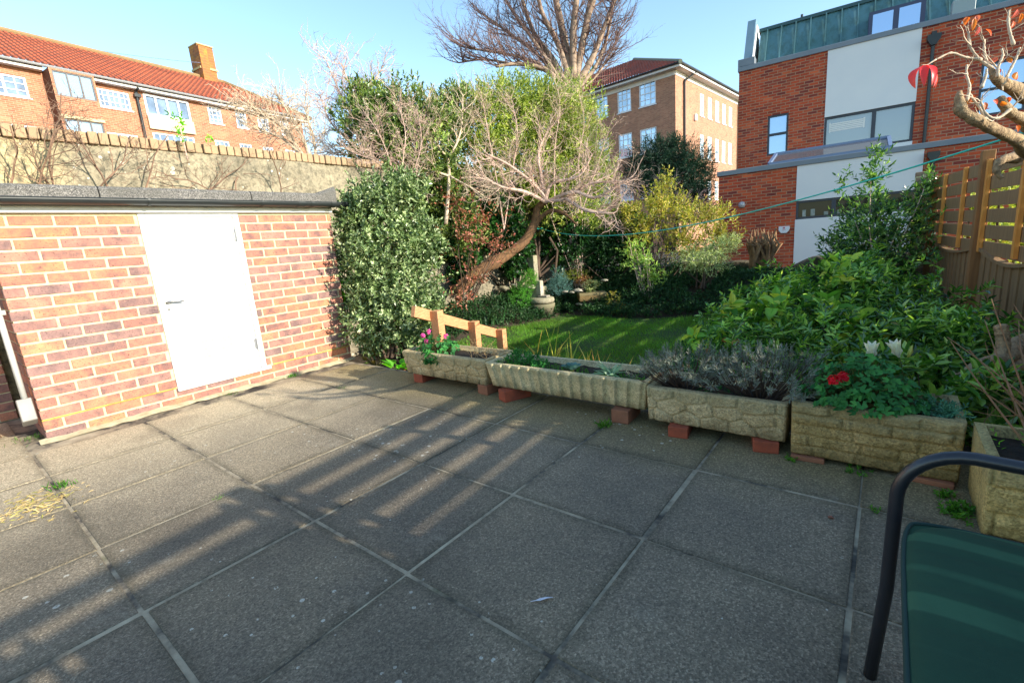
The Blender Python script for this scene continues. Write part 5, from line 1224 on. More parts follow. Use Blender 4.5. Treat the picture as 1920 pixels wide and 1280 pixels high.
# --- right side: leafy shrub, rhododendron, hydrangea
shrub('leafy_shrub', 'tall leafy shrub reaching up in front of the grey house panels', 'bush', P_(1640, 540, 6.6),
      px_ells([(1640, 330, 6.6, 26, 50), (1640, 400, 6.6, 60, 44), (1615, 440, 6.5, 66, 40), (1680, 440, 6.6, 60, 44), (1590, 470, 6.5, 50, 36), (1660, 490, 6.5, 76, 40), (1720, 400, 6.6, 32, 50), (1738, 345, 6.6, 22, 26), (1648, 280, 6.6, 12, 22), (1585, 330, 6.6, 10, 36), (1600, 500, 6.4, 60, 30)]),
      950, 7, 0.16, 0.085, 0.030, L_SHRUB, M_TWIG, 34, 0.35, 0.4, 0.9, stems=40, srad=0.016)
shrub('rhododendron', 'large dark green rhododendron mound behind the troughs', 'bush', np.array([-0.35, 4.7, LZ]),
      [ell3((-0.35, 4.75, 0.12), .85, .75, .62), ell3((0.08, 5.0, 0.12), .58, .7, .52), ell3((-0.95, 4.6, -0.02), .5, .6, .42), ell3((0.0, 4.1, 0.05), .8, .55, .45), ell3((0.42, 4.5, -0.05), .36, .6, .40), ell3((-0.6, 4.0, -0.1), .55, .5, .38), ell3((0.45, 4.0, -0.02), .5, .6, .42), ell3((-0.25, 5.2, .28), .5, .5, .45)],
      2700, 9, 0.065, 0.080, 0.026, L_RHODO, M_TWIGD, 35, 0.25, 0.22, 0.7, tilt=(0.6, 1.35), stems=30, srad=0.016, curl=0.18)
shrub('low_shrub', 'low small-leaved green shrub spilling onto the lawn beside the rhododendron', 'bush', np.array([-1.35, 4.2, LZ]),
      [ell3((-1.25, 4.3, -0.15), .38, .5, .28), ell3((-1.1, 3.8, -0.15), .4, .45, .3), ell3((-1.45, 4.0, -0.2), .25, .35, .18), ell3((-0.9, 3.4, -0.1), .45, .4, .28)],
      900, 7, 0.07, 0.04, 0.014, leaf('low_leaf', [S(30, 64, 34), S(52, 90, 48), S(80, 118, 62)], .4, .3, .4), M_TWIGD, 36, 0.25, 0.3, 0.5, stems=12)
shrub('hydrangea', 'broad-leaved yellowing hydrangea poking out of the rhododendron', 'bush', np.array([-0.75, 5.0, LZ]),
      [ell3((-0.75, 5.25, 0.42), .28, .3, .2), ell3((-1.15, 4.75, 0.25), .22, .25, .16), ell3((-0.75, 4.35, 0.3), .35, .25, .16), ell3((-0.2, 4.4, 0.3), .35, .25, .14), ell3((-1.25, 4.3, 0.02), .15, .2, .15), ell3((-.3, 5.0, .62), .3, .3, .12)],
      52, 5, 0.08, 0.15, 0.095, L_HYD, M_STEMG, 37, 0.3, 0.4, 0.3, tilt=(0.7, 1.4), stems=26, srad=0.007, curl=0.3)
rg = np.random.default_rng(47); mb = MB(); C = np.array([(-1.0+rg.normal(0, .08), 4.05+rg.normal(0, .08), -0.02+rg.normal(0, .09)) for _ in range(16)]); add_leaves(mb, C, rg.normal(0, 1, (16, 3)), rg.normal(0, 1, (16, 3)), .07, .05, .4, .5)
tag(mb.build('dead_flower_head', L_DEAD), 'brown withered hydrangea heads on the left of the rhododendron mound', 'flower head')

# --- sunlit ivy growing beyond the fence
rg = np.random.default_rng(200); t = thing('ivy_hedge', 'sunlit yellow-green ivy showing through the gaps of the fence trellis', 'ivy', FP(3.5, -.5, -.5)); mb = MB(); n = 900
s_ = rg.uniform(.8, 6.2, n); C = np.array([FP(q_, -.22-rg.uniform(0, .35), rg.uniform(.1, 1.5)-.25*math.sin(q_*2.1)**2) for q_ in s_]); sprigs(mb, rg, C, rg.normal(0, .6, (n, 3))+[.6, 0, .6], 6, .1, .075, .055); mb.build('foliage', L_HEDGE, t)
sb = MB()
for q_ in np.linspace(1, 6, 9): sb.tube([FP(q_, -.35, -.5), FP(q_+.1, -.3, .4), FP(q_-.1, -.32, 1.1)], .012, 5)
sb.build('stem', M_TWIGD, t)
# --- stump by the back wall
st_ = thing('tree_stump', 'pale shaggy tree stump standing at the back wall', 'tree stump', np.array([-1.70, 9.25, -0.1])); rg = np.random.default_rng(48); mb = MB()
for k in range(70):
    a = rg.uniform(0, 6.28); r_ = rg.uniform(.04, .19); b = np.array([-1.70+r_*math.cos(a), 9.2+r_*math.sin(a), 0.1]); o = np.array([math.cos(a)*.06, math.sin(a)*.06, 0])
    mb.tube([b, b+o*.3+[0, 0, .35], b+o*1.1+[rg.normal(0, .05), rg.normal(0, .05), .6], b+o*rg.uniform(-.5, 2.6)+[rg.normal(0, .06), rg.normal(0, .06), 0]+[0, 0, rg.uniform(.62, .9)]], [.05, .036, .022, .006], 5)
mb.build('trunk', simple('shaggy_bark', S(160, 122, 84), S(96, 72, 52), 9, .95, .9, 30), st_, smooth=True)

# --- persimmon-like tree at the right, mostly out of view
pt = thing('gnarled_tree', 'gnarled pale-barked tree with a few orange-red leaves entering at the right edge', 'tree', (0.95, 3.05, 0)); mb = MB(); tw = MB(); lf = MB()
wavy([(0.95, 3.05, -0.1), (0.92, 3.0, 0.3), (0.98, 3.02, .8), (0.86, 3.0, 1.25), (0.80, 2.9, 1.5), (0.95, 2.95, 2.0)], [.13, .11, .10, .085, .075, .05], mb, 14, 6, 9, .25)
wavy([(0.86, 3.0, 1.22), P_(1960, 292, 1.85), P_(1905, 262, 1.72), P_(1850, 236, 1.62), P_(1810, 214, 1.6), P_(1792, 200, 1.6)], [.045, .029, .021, .018, .017, .012], mb, 14, 8, 10, .22)
wavy([P_(1802, 210, 1.6), P_(1798, 185, 1.6), P_(1800, 172, 1.6)], [.018, .014, .006], mb, 10, 5, 11, .2)
wavy([(0.84, 2.95, 1.45), P_(1960, 185, 1.8), P_(1900, 165, 1.65), P_(1870, 150, 1.6), P_(1858, 130, 1.6)], [.04, .026, .019, .015, .008], mb, 12, 8, 12, .22)
wavy([(0.80, 2.9, 1.5), P_(1960, 235, 1.8), P_(1925, 225, 1.7), P_(1895, 212, 1.65), P_(1875, 185, 1.62)], [.04, .024, .020, .016, .012], mb, 10, 6, 13, .25)
wavy([(0.92, 3.0, 0.75), P_(1960, 262, 2.6), P_(1912, 292, 2.5), P_(1880, 300, 2.45), P_(1868, 318, 2.45), P_(1878, 335, 2.45)], [.06, .04, .03, .022, .016, .01], mb, 10, 6, 14, .25)
wavy([(0.93, 3.02, 0.25), P_(1950, 640, 2.5), P_(1885, 672, 2.4), P_(1830, 692, 2.35), P_(1806, 716, 2.33), P_(1815, 742, 2.33)], [.07, .052, .040, .036, .036, .028], mb, 12, 6, 15, .2)
wavy([(0.93, 3.02, 0.15), P_(1950, 672, 2.42), P_(1890, 700, 2.35), P_(1848, 716, 2.3), P_(1832, 738, 2.3), P_(1822, 748, 2.3)], [.06, .044, .034, .030, .030, .022], mb, 12, 6, 16, .2)
wavy([P_(1866, 690, 2.38), P_(1880, 655, 2.4), P_(1880, 630, 2.4), P_(1876, 612, 2.4), P_(1875, 608, 2.4)], [.030, .030, .029, .028, .015], mb, 14, 6, 17, .12)
wavy([P_(1806, 716, 2.33), P_(1795, 706, 2.3), P_(1790, 704, 2.3)], [.026, .016, .013], mb, 10, 4, 18, .2)
mb.build('trunk', simple('peeling_bark', S(186, 158, 120), S(104, 84, 62), 34, .92, 1.0, 80, bdist=.012), pt, smooth=True)
rg = np.random.default_rng(49)
spurs = [((1862, 130), (1835, 110), (1818, 85), (1816, 60)), ((1858, 132), (1848, 110), (1845, 92), (1846, 75)), ((1840, 112), (1810, 108), (1783, 100), (1755, 112)), ((1900, 85), (1893, 60), (1890, 38), (1892, 20)), ((1812, 190), (1818, 165), (1812, 140), (1813, 122)), ((1850, 225), (1835, 200), (1820, 180), (1815, 165)), ((1870, 145), (1872, 125), (1880, 105), (1878, 92)), ((1895, 205), (1870, 222), (1850, 215), (1838, 190)), ((1880, 160), (1895, 130), (1905, 110), (1912, 90)), ((1840, 165), (1846, 150), (1849, 140), (1850, 130))]
for s_ in spurs:
    d0 = 1.6+rg.normal(0, .03); wavy([P_(x, y, d0) for x, y in s_], [.0055, .0042, .0036, .003], tw, 7, 7, 19, .5)
wavy([P_(1755, 112, 1.6), P_(1745, 118, 1.6), P_(1738, 122, 1.6), P_(1728, 122, 1.6)], [.003, .0025, .002, .002], tw, 5, 4, 20, .1)
PQ = dict(TWIG); PQ['rmin'] = .0012; PQ['n'] = [(2, 3), (2, 3), (1, 2)]
for px_, py_ in ((1820, 85), (1846, 80), (1812, 140), (1845, 200), (1870, 128), (1893, 60), (1905, 110), (1838, 192), (1860, 150), (1900, 200), (1880, 170), (1860, 228)):
    for _ in range(2): grow(tw, rg, P_(px_, py_, 1.6), CA*rg.normal(-.2, .7)+np.array([0, 0, .7])+rg.normal(0, .3, 3), rg.uniform(.05, .10), .0022, 2, PQ)
tw.build('twigs', M_BARKP, pt, smooth=True)
def plf(px, py, dx, dy, L_, W_, d0=1.6, fl=.25, cu_=.25):
    # a smooth oval blade bent along its length
    b = P_(px, py, d0+rg.normal(0, .02)); a_ = unit(CA*dx-CB*dy+CC*rg.normal(0, .25)); n_ = -CC+rg.normal(0, .5, 3); s_ = unit(np.cross(a_, n_)); n_ = np.cross(s_, a_)
    f = np.linspace(0, 1, 10)[:, None]; wd = (np.sin(np.pi*np.clip(f, 0, 1)**.8)**.75*W_/2); mid = b+a_*L_*(f-.12*f*f)-n_*L_*cu_*f*f*1.2
    lf.grid(np.stack([mid+s_*wd+n_*wd*fl*2, mid+s_*wd*.5+n_*wd*fl*.6, mid, mid-s_*wd*.5+n_*wd*fl*.6, mid-s_*wd+n_*wd*fl*2], 1))
rdl = MB(); lf_keep = lf; lf = rdl
for o_, dz_ in ((-1, 0), (-.5, -.02), (.05, -.03), (.55, -.01), (1, .01)):
    f = np.linspace(0, 1, 12)[:, None]; b = P_(1736+o_*3, 122, 1.6); mid = b+CA*(o_*.042*np.sin(f*2.35)**1.0)-CB*(.082*f-.012*np.sin(f*3.1))+CC*(dz_*np.sin(f*2.4)); wd = np.sin(np.pi*f**.85)**.7*.0125
    s_ = unit(CA*(1-.5*abs(o_))+CC*.8*o_); lf.grid(np.stack([mid+s_*wd, mid+CC*.004*np.sin(np.pi*f), mid-s_*wd], 1))
lf = lf_keep; rdl.build('leaves', leaf('red_leaf', [S(200, 40, 44), S(222, 84, 84)], .35, .5, .5), pt, smooth=True)
for px, py, dx, dy in ((1826, 35, .1, 1), (1830, 30, .4, .8), (1815, 32, -.4, .9), (1848, 55, .3, .5), (1836, 50, -.3, 1), (1908, 18, -.2, 1), (1915, 25, .2, 1), (1900, 40, -.3, 1), (1870, 108, -.6, .7), (1880, 105, .2, 1), (1888, 110, .5, .8), (1873, 128, -.4, 1), (1820, 150, 0, 1), (1812, 138, -.5, .6), (1824, 178, -.2, 1), (1812, 182, .3, .9), (1832, 196, -.3, .9), (1840, 200, .5, .6), (1846, 192, .1, 1), (1862, 188, .8, .5), (1878, 190, .6, .4), (1890, 182, .3, 1), (1900, 138, .3, .8), (1908, 135, -.4, .9), (1905, 236, .6, .6)):
    plf(px, py, dx, dy, rg.uniform(.022, .04), rg.uniform(.012, .018))
lf.build('leaves', L_ORANGE, pt, smooth=True)

# --- lavender in its trough
def lavender(label, x0, x1, y0, y1, z, n_, hmax, seed):
    rg_ = np.random.default_rng(seed); t_ = thing('lavender', label, 'lavender', ((x0+x1)/2, (y0+y1)/2, z), 'lavender bushes in the troughs'); m1 = MB(); m2 = MB()
    cx_, cy_ = (x0+x1)/2, (y0+y1)/2
    tips = []; dirs = []
    for k in range(n_):
        ox, oy = rg_.uniform(-1, 1), rg_.uniform(-1, 1); b = np.array([cx_+ox*(x1-x0)*.28, cy_+oy*(y1-y0)*.25, z-.03]); h_ = hmax*rg_.uniform(.45, 1)*(1-.35*ox*ox)
        e = b+np.array([ox*(x1-x0)*.42+rg_.normal(0, .02), oy*.16-.03+rg_.normal(0, .025), h_]); mid = (b+e)/2+np.array([ox*.03, oy*.03, .01])
        m2.tube([b, mid, e], [.003, .0024, .0014], 4, False); d_ = unit(e-mid)
        for f in np.linspace(.35, 1, 5): tips.append(mid*(1-f)+e*f); dirs.append(d_)
    m2.build('stem', M_TWIGD, t_)
    sprigs(m1, rg_, np.array(tips), np.array(dirs)+rg_.normal(0, .15, (len(tips), 3)), 9, .045, .028, .0045, tilt=(.35, .9), fold=.1, curl=.05); m1.build('foliage', L_LAV, t_); return t_
lavender('grey lavender filling the left of the buff trough', -1.02, -.70, 2.44, 2.70, .24, 90, .21, 100)
lavender('taller grey lavender in the right half of the buff trough', -.64, -.30, 2.42, 2.68, .24, 100, .26, 101)
shrub('moss_plant', 'bright green mossy ground plant between the two lavenders', 'plant', (-.66, 2.5, .2), [ell3((-.66, 2.5, .21), .12, .09, .035)], 130, 6, .02, .016, .005, L_GER, M_STEMG, 102, stems=0)

# --- geraniums: round lobed leaves on stalks
def round_leaves(mb, rg_, C, Nn, R_):
    """kidney-shaped scalloped leaf blades"""
    for c, n_, r_ in zip(C, Nn, R_):
        n_ = unit(n_); a_ = unit(np.cross(n_, rg_.normal(0, 1, 3))); b_ = np.cross(n_, a_); k = 15; ang_ = np.linspace(-2.75, 2.75, k)
        rad = r_*(1+.16*np.cos(ang_*5.2))*(1-.12*np.cos(ang_)); V = [c]+[c+a_*math.cos(t)*q+b_*math.sin(t)*q+n_*(.28*q+.05*r_*math.sin(t*5)) for t, q in zip(ang_, rad)]
        mb.add(V, [(0, i, i+1) for i in range(1, k)])
def geranium(label, c, rx, ry, h_, n_, lr, heads, fm, seed, fr=.022):
    rg_ = np.random.default_rng(seed); t_ = thing('geranium', label, 'geranium', c); m1 = MB(); m2 = MB(); C = []; Nn = []
    for k in range(n_):
        a = rg_.uniform(0, 6.28); r_ = rg_.uniform(0, 1)**.5; hh = h_*(1-.75*r_*r_)*rg_.uniform(.5, 1.05)
        p = np.array([c[0]+rx*r_*math.cos(a), c[1]+ry*r_*math.sin(a), c[2]+hh]); C.append(p); Nn.append(np.array([math.cos(a)*r_*.9, math.sin(a)*r_*.9-.25, .9])+rg_.normal(0, .28, 3))
        m2.tube([np.array(c)+[.4*(p[0]-c[0]), .4*(p[1]-c[1]), 0], (p*.6+np.array(c)*.4)+[0, 0, hh*.1], p], [.0028, .0022, .0016], 4, False)
    round_leaves(m1, rg_, C, Nn, rg_.uniform(.6, 1.1, n_)*lr); m1.build('foliage', L_GER, t_)
    for hd in heads:
        f_ = MB(); hd = np.array(hd); m2.tube([np.array(c), (np.array(c)+hd)/2+[0, 0, .02], hd], .0026, 5, False)
        for k in range(16):
            d_ = unit(rg_.normal(0, 1, 3)+[0, -.3, .5]); q_ = hd+d_*fr*.75
            for j in range(5):
                a_ = unit(np.cross(d_, rg_.normal(0, 1, 3))+d_*.35); add_leaves(f_, q_[None], a_[None], d_[None], .014*fr/.022, .013*fr/.022, .1, .1)
        f_.build('flower_head', fm, t_)
    m2.build('stem', M_STEMG, t_); return t_
M_REDF = leaf('red_petal', [S(214, 18, 34), S(236, 30, 48)], .5, .3, .3); M_PINKF = leaf('pink_petal', [S(222, 60, 140), S(240, 110, 176)], .5, .4, .3); M_WHITEF = leaf('white_petal', [S(236, 218, 220), S(246, 238, 236)], .5, .4, .3, k=1.1)
geranium('green scalloped geranium with red flowers in the rough block trough', (-.06, 2.52, .23), .25, .2, .24, 480, .019, [P_(1563, 712, 1.98), P_(1581, 707, 2.0)], M_REDF, 110, .022)
geranium('geranium with pink flower heads in the leftmost trough', (-2.92, 2.60, .22), .22, .16, .17, 150, .021, [P_(793, 629, 3.9), P_(836, 630, 3.85), P_(800, 640, 3.9), P_(805, 622, 3.95)], M_PINKF, 111, .020)
# trailing leaves over the front of the leftmost trough
shrub('trailing_plant', 'dark trailing leaves hanging over the front of the leftmost trough', 'plant', (-2.86, 2.45, .26), [ell3((-2.83, 2.43, .235), .09, .03, .05)], 26, 5, .04, .04, .03, L_GER, M_STEMG, 112, stems=6, srad=.003, up=-.5)
shrub('evergreen_perennial', 'dark glossy leaves behind the red geranium at the right of its trough', 'plant', (.15, 2.75, 0), [ell3((.20, 2.85, .22), .28, .2, .2), ell3((.42, 2.95, .12), .22, .2, .2), ell3((-.12, 2.95, .25), .25, .2, .18)], 190, 8, .05, .085, .032, L_RHODO, M_TWIGD, 113, .2, .3, .6, tilt=(.7, 1.4), stems=14, srad=.006)
shrub('feathery_plant', 'blue-green feathery plant at the right end of the rough block trough', 'plant', (.22, 2.50, .25), [ell3((.20, 2.46, .275), .085, .07, .025)], 60, 12, .05, .022, .007, leaf('sea_green_leaf', [S(60, 104, 84), S(84, 128, 100)], .6, .2, .3), M_STEMG, 114, stems=4, srad=.003)
# white lilies
for i, (px, py, lab, tl) in enumerate(((1634, 652, 'white lily flower on an upright stem, the left of the two', -.05), (1686, 648, 'white lily flower leaning left beside a yellow bud, the right of the two', -.35))):
    t = thing('lily', lab, 'flower', (0.02+i*.16, 2.62, .22)); top = P_(px, py+22, 2.15); mb = MB(); b = np.array([top[0]+.03, top[1]+.02, .22]); mb.tube([b, (b+top)/2+[.01, 0, .01], top], .0035, 6, False)
    rg = np.random.default_rng(120+i); lv_ = MB(); C = np.array([b*(1-f)+top*f for f in np.linspace(.3, .95, 12)]); A = np.stack([rg.normal(0, 1, 12), rg.normal(0, 1, 12), np.full(12, .5)], -1); add_leaves(lv_, C, A, np.array([[0, 0, 1.]])+np.zeros((12, 3)), .09, .018, .2, .3); lv_.build('foliage', L_SHRUB, t)
    mb.build('stem', M_STEMG, t); fl = MB(); ax = unit(np.array([tl, -.1, 1.0])); ref = unit(np.cross(ax, [0, 1, 0.1])); r2 = np.cross(ax, ref)
    for k in range(6):
        a = k*math.pi/3; o = ref*math.cos(a)+r2*math.sin(a); add_leaves(fl, (top+o*.004)[None], (ax+o*.16)[None], (-o+ax*.1)[None], .088, .044, .35, .14)
    fl.build('petal', M_WHITEF, t)
    if i: bd = MB(); p0 = top+np.array([.03, 0, .0]); bd.tube([p0, p0+[.008, 0, .03], p0+[.012, 0, .06]], [.004, .009, .002], 8); bd.build('bud', simple('lily_bud', S(206, 190, 90), S(150, 160, 70), 20, .5), t, smooth=True)
# fluted trough planting
shrub('creeping_plant', 'dark green bushy plant at the left end of the fluted trough', 'plant', (-1.98, 2.55, .22), [ell3((-1.98, 2.55, .26), .13, .09, .07), ell3((-1.85, 2.52, .25), .10, .07, .04)], 170, 7, .03, .024, .012, L_GER, M_STEMG, 130, stems=0)
shrub('moss_cushion', 'bright green moss cushion covering the soil of the fluted trough', 'plant', (-1.6, 2.55, .22), [ell3((-1.65, 2.54, .225), .30, .09, .025), ell3((-1.2, 2.54, .22), .2, .09, .02), ell3((-2.1, 2.5, .235), .08, .07, .03)], 520, 6, .016, .014, .005, leaf('moss_leaf', [S(60, 110, 36), S(90, 140, 50), S(48, 90, 36)], .7, .3, .2), M_STEMG, 131, stems=0)
rg = np.random.default_rng(132); t = thing('blue_rosette', 'blue-grey cabbage-like rosette in the fluted trough', 'plant', (-1.58, 2.55, .23)); mb = MB(); n = 26; a = np.arange(n)*2.4; e = np.linspace(1.3, .25, n)
add_leaves(mb, np.tile(np.array([[-1.56, 2.52, .24]]), (n, 1)), np.stack([np.cos(a)*np.cos(e), np.sin(a)*np.cos(e), np.sin(e)], -1), np.stack([-np.cos(a)*np.sin(e), -np.sin(a)*np.sin(e), np.cos(e)], -1), np.linspace(.03, .085, n), np.linspace(.03, .06, n), .25, -.15); mb.build('foliage', L_BLUE, t)
sb = MB(); sb.tube([(-1.56, 2.52, .2), (-1.56, 2.52, .245)], .012, 8); sb.build('stem', M_STEMG, t)
rg = np.random.default_rng(133); t = thing('spider_plant', 'silvery narrow-leaved tuft near the right end of the fluted trough', 'plant', (-1.30, 2.55, .23)); mb = MB(); n = 34; a = rg.uniform(0, 6.28, n); e = rg.uniform(.3, 1.3, n)
add_leaves(mb, np.array([-1.30, 2.54, .235])+rg.normal(0, .012, (n, 3)), np.stack([np.cos(a)*np.cos(e), np.sin(a)*np.cos(e), np.sin(e)], -1), np.tile([[0, 0, 1.]], (n, 1)), rg.uniform(.07, .13, n), .007, .2, .35); mb.build('foliage', leaf('silver_leaf', [S(120, 150, 130), S(160, 180, 160), S(90, 120, 96)], .5, .3, .3), t)
# strap leaves behind the fluted trough
def straps(label, c, n_, h_, seed, mat, spread=.12, wdt=.011, lean=(.3, .9)):
    rg_ = np.random.default_rng(seed); t_ = thing('strap_leaved_plant', label, 'plant', c); b_ = MB()
    for k in range(n_):
        a = rg_.uniform(0, 6.28); ln_ = rg_.uniform(*lean); h2 = h_*rg_.uniform(.55, 1.1); p0 = np.array(c)+[rg_.normal(0, spread), rg_.normal(0, spread*.5), 0]; o = np.array([math.cos(a), math.sin(a), 0]); sd_ = np.array([-o[1], o[0], 0])*wdt/2
        f = np.linspace(0, 1, 6); pts = [p0+o*h2*ln_*t*t+np.array([0, 0, h2*(t-.45*ln_*t**2.5)]) for t in f]; wv_ = np.array([1, 1.1, 1, .8, .5, .06])
        V = [p+s2*sd_*q for p, q in zip(pts, wv_) for s2 in (-1, 1)]; b_.add(V, [(2*i, 2*i+1, 2*i+3, 2*i+2) for i in range(5)])
    b_.build('foliage', mat, t_); return t_
straps('yellowing strap-leaved clump behind the left half of the fluted trough', (-2.05, 2.95, LZ), 54, .72, 140, L_STRAP, .10, .017, (.1, .6))
straps('orange tipped strap-leaved clump behind the middle of the fluted trough', (-1.70, 2.95, LZ), 80, .66, 141, L_STRAP, .14, .015, (.15, .8))
straps('arching dark green strap-leaved clump on the lawn edge below the leaning tree', gp(905, 606), 60, .42, 142, L_DARKG, .22, .022, (.6, 1.4))
# dry twigs in the leftmost trough
rg = np.random.default_rng(143); t = thing('withered_plant', 'dry straw-coloured twigs in the right part of the leftmost trough', 'plant', (-2.45, 2.58, .23)); mb = MB(); PP = dict(TWIG); PP['rmin'] = .0011
for k in range(16): grow(mb, rg, np.array([-2.42+rg.normal(0, .1), 2.6+rg.normal(0, .04), .22]), (rg.normal(0, .6), rg.normal(0, .5), .8), .13, .0018, 1, PP)
mb.build('stems', simple('straw', S(186, 158, 110), S(150, 120, 80), 20, .8), t)
# dry stems by the right-hand trough
rg = np.random.default_rng(144); t = thing('thorny_plant', 'thin dry reddish stems rising from the yellowish trough at right', 'plant', (.55, 2.2, .25)); mb = MB(); lv_ = MB()
for tgt in ((1860, 560), (1905, 570), (1790, 640), (1830, 700), (1770, 632), (1912, 640), (1880, 700), (1815, 655), (1900, 720), (1840, 600), (1918, 690), (1870, 750), (1800, 715), (1780, 790), (1915, 600), (1890, 640)):
    b = np.array([.50+rg.normal(0, .07), 2.20+rg.normal(0, .05), .25]); e = P_(tgt[0]+rg.normal(0, 6), tgt[1], 1.75+rg.uniform(-.15, .5)); m_ = (b+e)/2+rg.normal(0, .03, 3); t2 = np.linspace(0, 1, 8)[:, None]; q = (1-t2)**2*b+2*t2*(1-t2)*m_+t2**2*e; mb.tube(q, np.linspace(.0042, .0015, 8), 5, False)
    if rg.uniform() < .6: grow(mb, rg, q[4], unit(q[5]-q[4])+rg.normal(0, .5, 3), .16, .002, 2, PP)
mb.build('stems', simple('reddish_stem', S(150, 104, 74), S(118, 96, 60), 12, .7), t)
C = np.array([(.55+rg.normal(0, .1), 2.18+rg.normal(0, .07), .27) for _ in range(26)]); sprigs(lv_, rg, C, rg.normal(0, .4, (26, 3))+[0, 0, 1], 9, .07, .02, .006); lv_.build('foliage', L_FERN, t)
# ground plants by the shed corner
def broad(label, c, n_, L_, W_, seed, mat, h_=.3, name='broad_leaved_plant'):
    rg_ = np.random.default_rng(seed); t_ = thing(name, label, 'plant', c); b_ = MB(); s_ = MB()
    for k in range(n_):
        a = rg_.uniform(0, 6.28); e = rg_.uniform(.2, 1.2); p = np.array(c)+[math.cos(a)*.08, math.sin(a)*.08, h_*rg_.uniform(.3, 1)]; s_.tube([np.array(c), p], .004, 4, False)
        add_leaves(b_, p[None], np.array([[math.cos(a)*math.cos(e), math.sin(a)*math.cos(e), math.sin(e)]]), np.array([[-math.cos(a)*math.sin(e), -math.sin(a)*math.sin(e), math.cos(e)]]), L_*rg_.uniform(.6, 1.1), W_*rg_.uniform(.7, 1.1), .2, .3)
    b_.build('foliage', mat, t_); s_.build('stem', M_STEMG, t_); return t_
broad('bright green broad-leaved plant lit by the sun at the shed corner', D(652, 610, 5.35), 50, .26, .11, 150, L_FERN, .5)
broad('low bright green leaves at the patio edge below the oval bush', (-3.72, 2.80, -.06), 22, .12, .07, 151, L_FERN, .06)
broad('small green leaves at the foot of the shed corner', (-4.35, 2.95, LZ+.15), 20, .11, .05, 152, leaf('mid_leaf', [S(60, 96, 40), S(90, 120, 56), S(150, 130, 70)], .5, .3, .3), .22)
rg = np.random.default_rng(153); mb = MB()
n = 900; x = rg.uniform(-4.6, -3.2, n); y = rg.uniform(2.68, 3.6, n); C = np.stack([x, y, hgt(x, y)+.01+rg.uniform(0, .03, n)], -1); add_leaves(mb, C, np.stack([rg.normal(0, 1, n), rg.normal(0, 1, n), rg.normal(0, .3, n)], -1), rg.normal(0, .4, (n, 3))+[0, 0, 1], rg.uniform(.03, .06, n), .03, .3, .3)
tag(mb.build('leaf_litter', L_DEAD), 'brown leaf litter under the oval bush', 'leaf litter', kind='stuff')
mb = MB(); n = 14000; x = rg.uniform(-5.5, 0.3, n); y = rg.uniform(6.6, 9.3, n); k = ~lawn_poly(x, y) & (vnoise(x*1.6, y*1.6, 5) > .16); x, y = x[k], y[k]; n = len(x)
x2 = rg.uniform(-5.5, -4.5, 3500); y2 = rg.uniform(3.6, 7.5, 3500); k = ~lawn_poly(x2, y2); x, y = np.concatenate([x, x2[k]]), np.concatenate([y, y2[k]]); n = len(x)
C = np.stack([x, y, hgt(x, y)+rg.uniform(0, .16, n)], -1); sprigs(mb, rg, C, rg.normal(0, .4, (n, 3))+[0, 0, 1], 5, .05, .05, .024)
tag(mb.build('ground_cover', L_DARKG), 'dark low ground cover over the rockery and back border', 'ground cover', kind='stuff')

# ------------------------------------------------------------------ rockery ornaments
M_STONE = cast('garden_stone', S(170, 162, 140), S(138, 128, 106), S(100, 98, 74)); M_STONEW = cast('white_stone', S(196, 188, 174), S(168, 158, 142), S(120, 112, 92))
b = P_(1003, 545, 8.6); t = thing('stone_post', 'weathered stone post on a stepped base standing on the rockery', 'ornament', (b[0], b[1], b[2]-.25)); mb = MB(); mb.obox(b+[0, 0, .40], (.062, 0, 0), (0, .062, 0), (0, 0, .24)); mb.build('shaft', M_STONE, t, bevel=.012, seg=2)
mb = MB(); mb.obox(b+[0, 0, .13], (.105, 0, 0), (0, .105, 0), (0, 0, .055)); mb.build('plinth', M_STONE, t, bevel=.02, seg=2)
mb = MB(); mb.obox(b+[.03, 0, 0.035], (.15, 0, 0), (0, .13, 0), (0, 0, .04)); mb.obox(b+[0, 0, -.22], (.14, 0, 0), (0, .13, 0), (0, 0, .22)); mb.build('base', M_STONE, t, bevel=.015, seg=2)
g0 = gp(1017, 589); t = thing('stone_bird_bath', 'round stone tub with a short square pillar standing on top at the lawn edge', 'ornament', g0)
mb = MB(); mb.lathe([(.17, -.03), (.20, .05), (.235, .15), (.24, .19), (.225, .20), (.03, .205)], g0, 24); mb.build('tub', cast('tub_stone', S(120, 112, 92), S(96, 90, 72), S(70, 70, 50)), t, smooth=True)
mb = MB(); mb.lathe([(.20, .205), (.225, .22), (.235, .255), (.225, .295), (.19, .31), (.02, .312)], g0, 24); mb.build('slab', M_STONE, t, smooth=True)
mb = MB(); mb.obox(g0+[-.02, 0, .46], (.05, 0, 0), (0, .05, 0), (0, 0, .148)); mb.obox(g0+[.06, 0, .327], (.09, .01, 0), (-.01, .07, 0), (0, 0, .018)); mb.build('pillar', M_STONEW, t, bevel=.01, seg=2)
g0 = gp(1120, 570); t = thing('stone_trough', 'shallow buff stone trough raised at the back of the lawn', 'trough', g0); mb = MB(); zt = P_(1120, 548, 8.7)[2]
b = P_(1110, 555, 8.7); mb.obox(b, CA*.26*[1, 1, 0], np.array([-CA[1], CA[0], 0])*.14, (0, 0, .075)); mb.build('trough', cast('trough_stone', S(140, 116, 76), S(112, 94, 62), S(84, 72, 48)), t, bevel=.02, seg=2)
mb = MB(); mb.obox(b-[0, 0, .17], CA*.12*[1, 1, 0], np.array([-CA[1], CA[0], 0])*.1, (0, 0, .1)); mb.build('foot', M_FLINT, t)
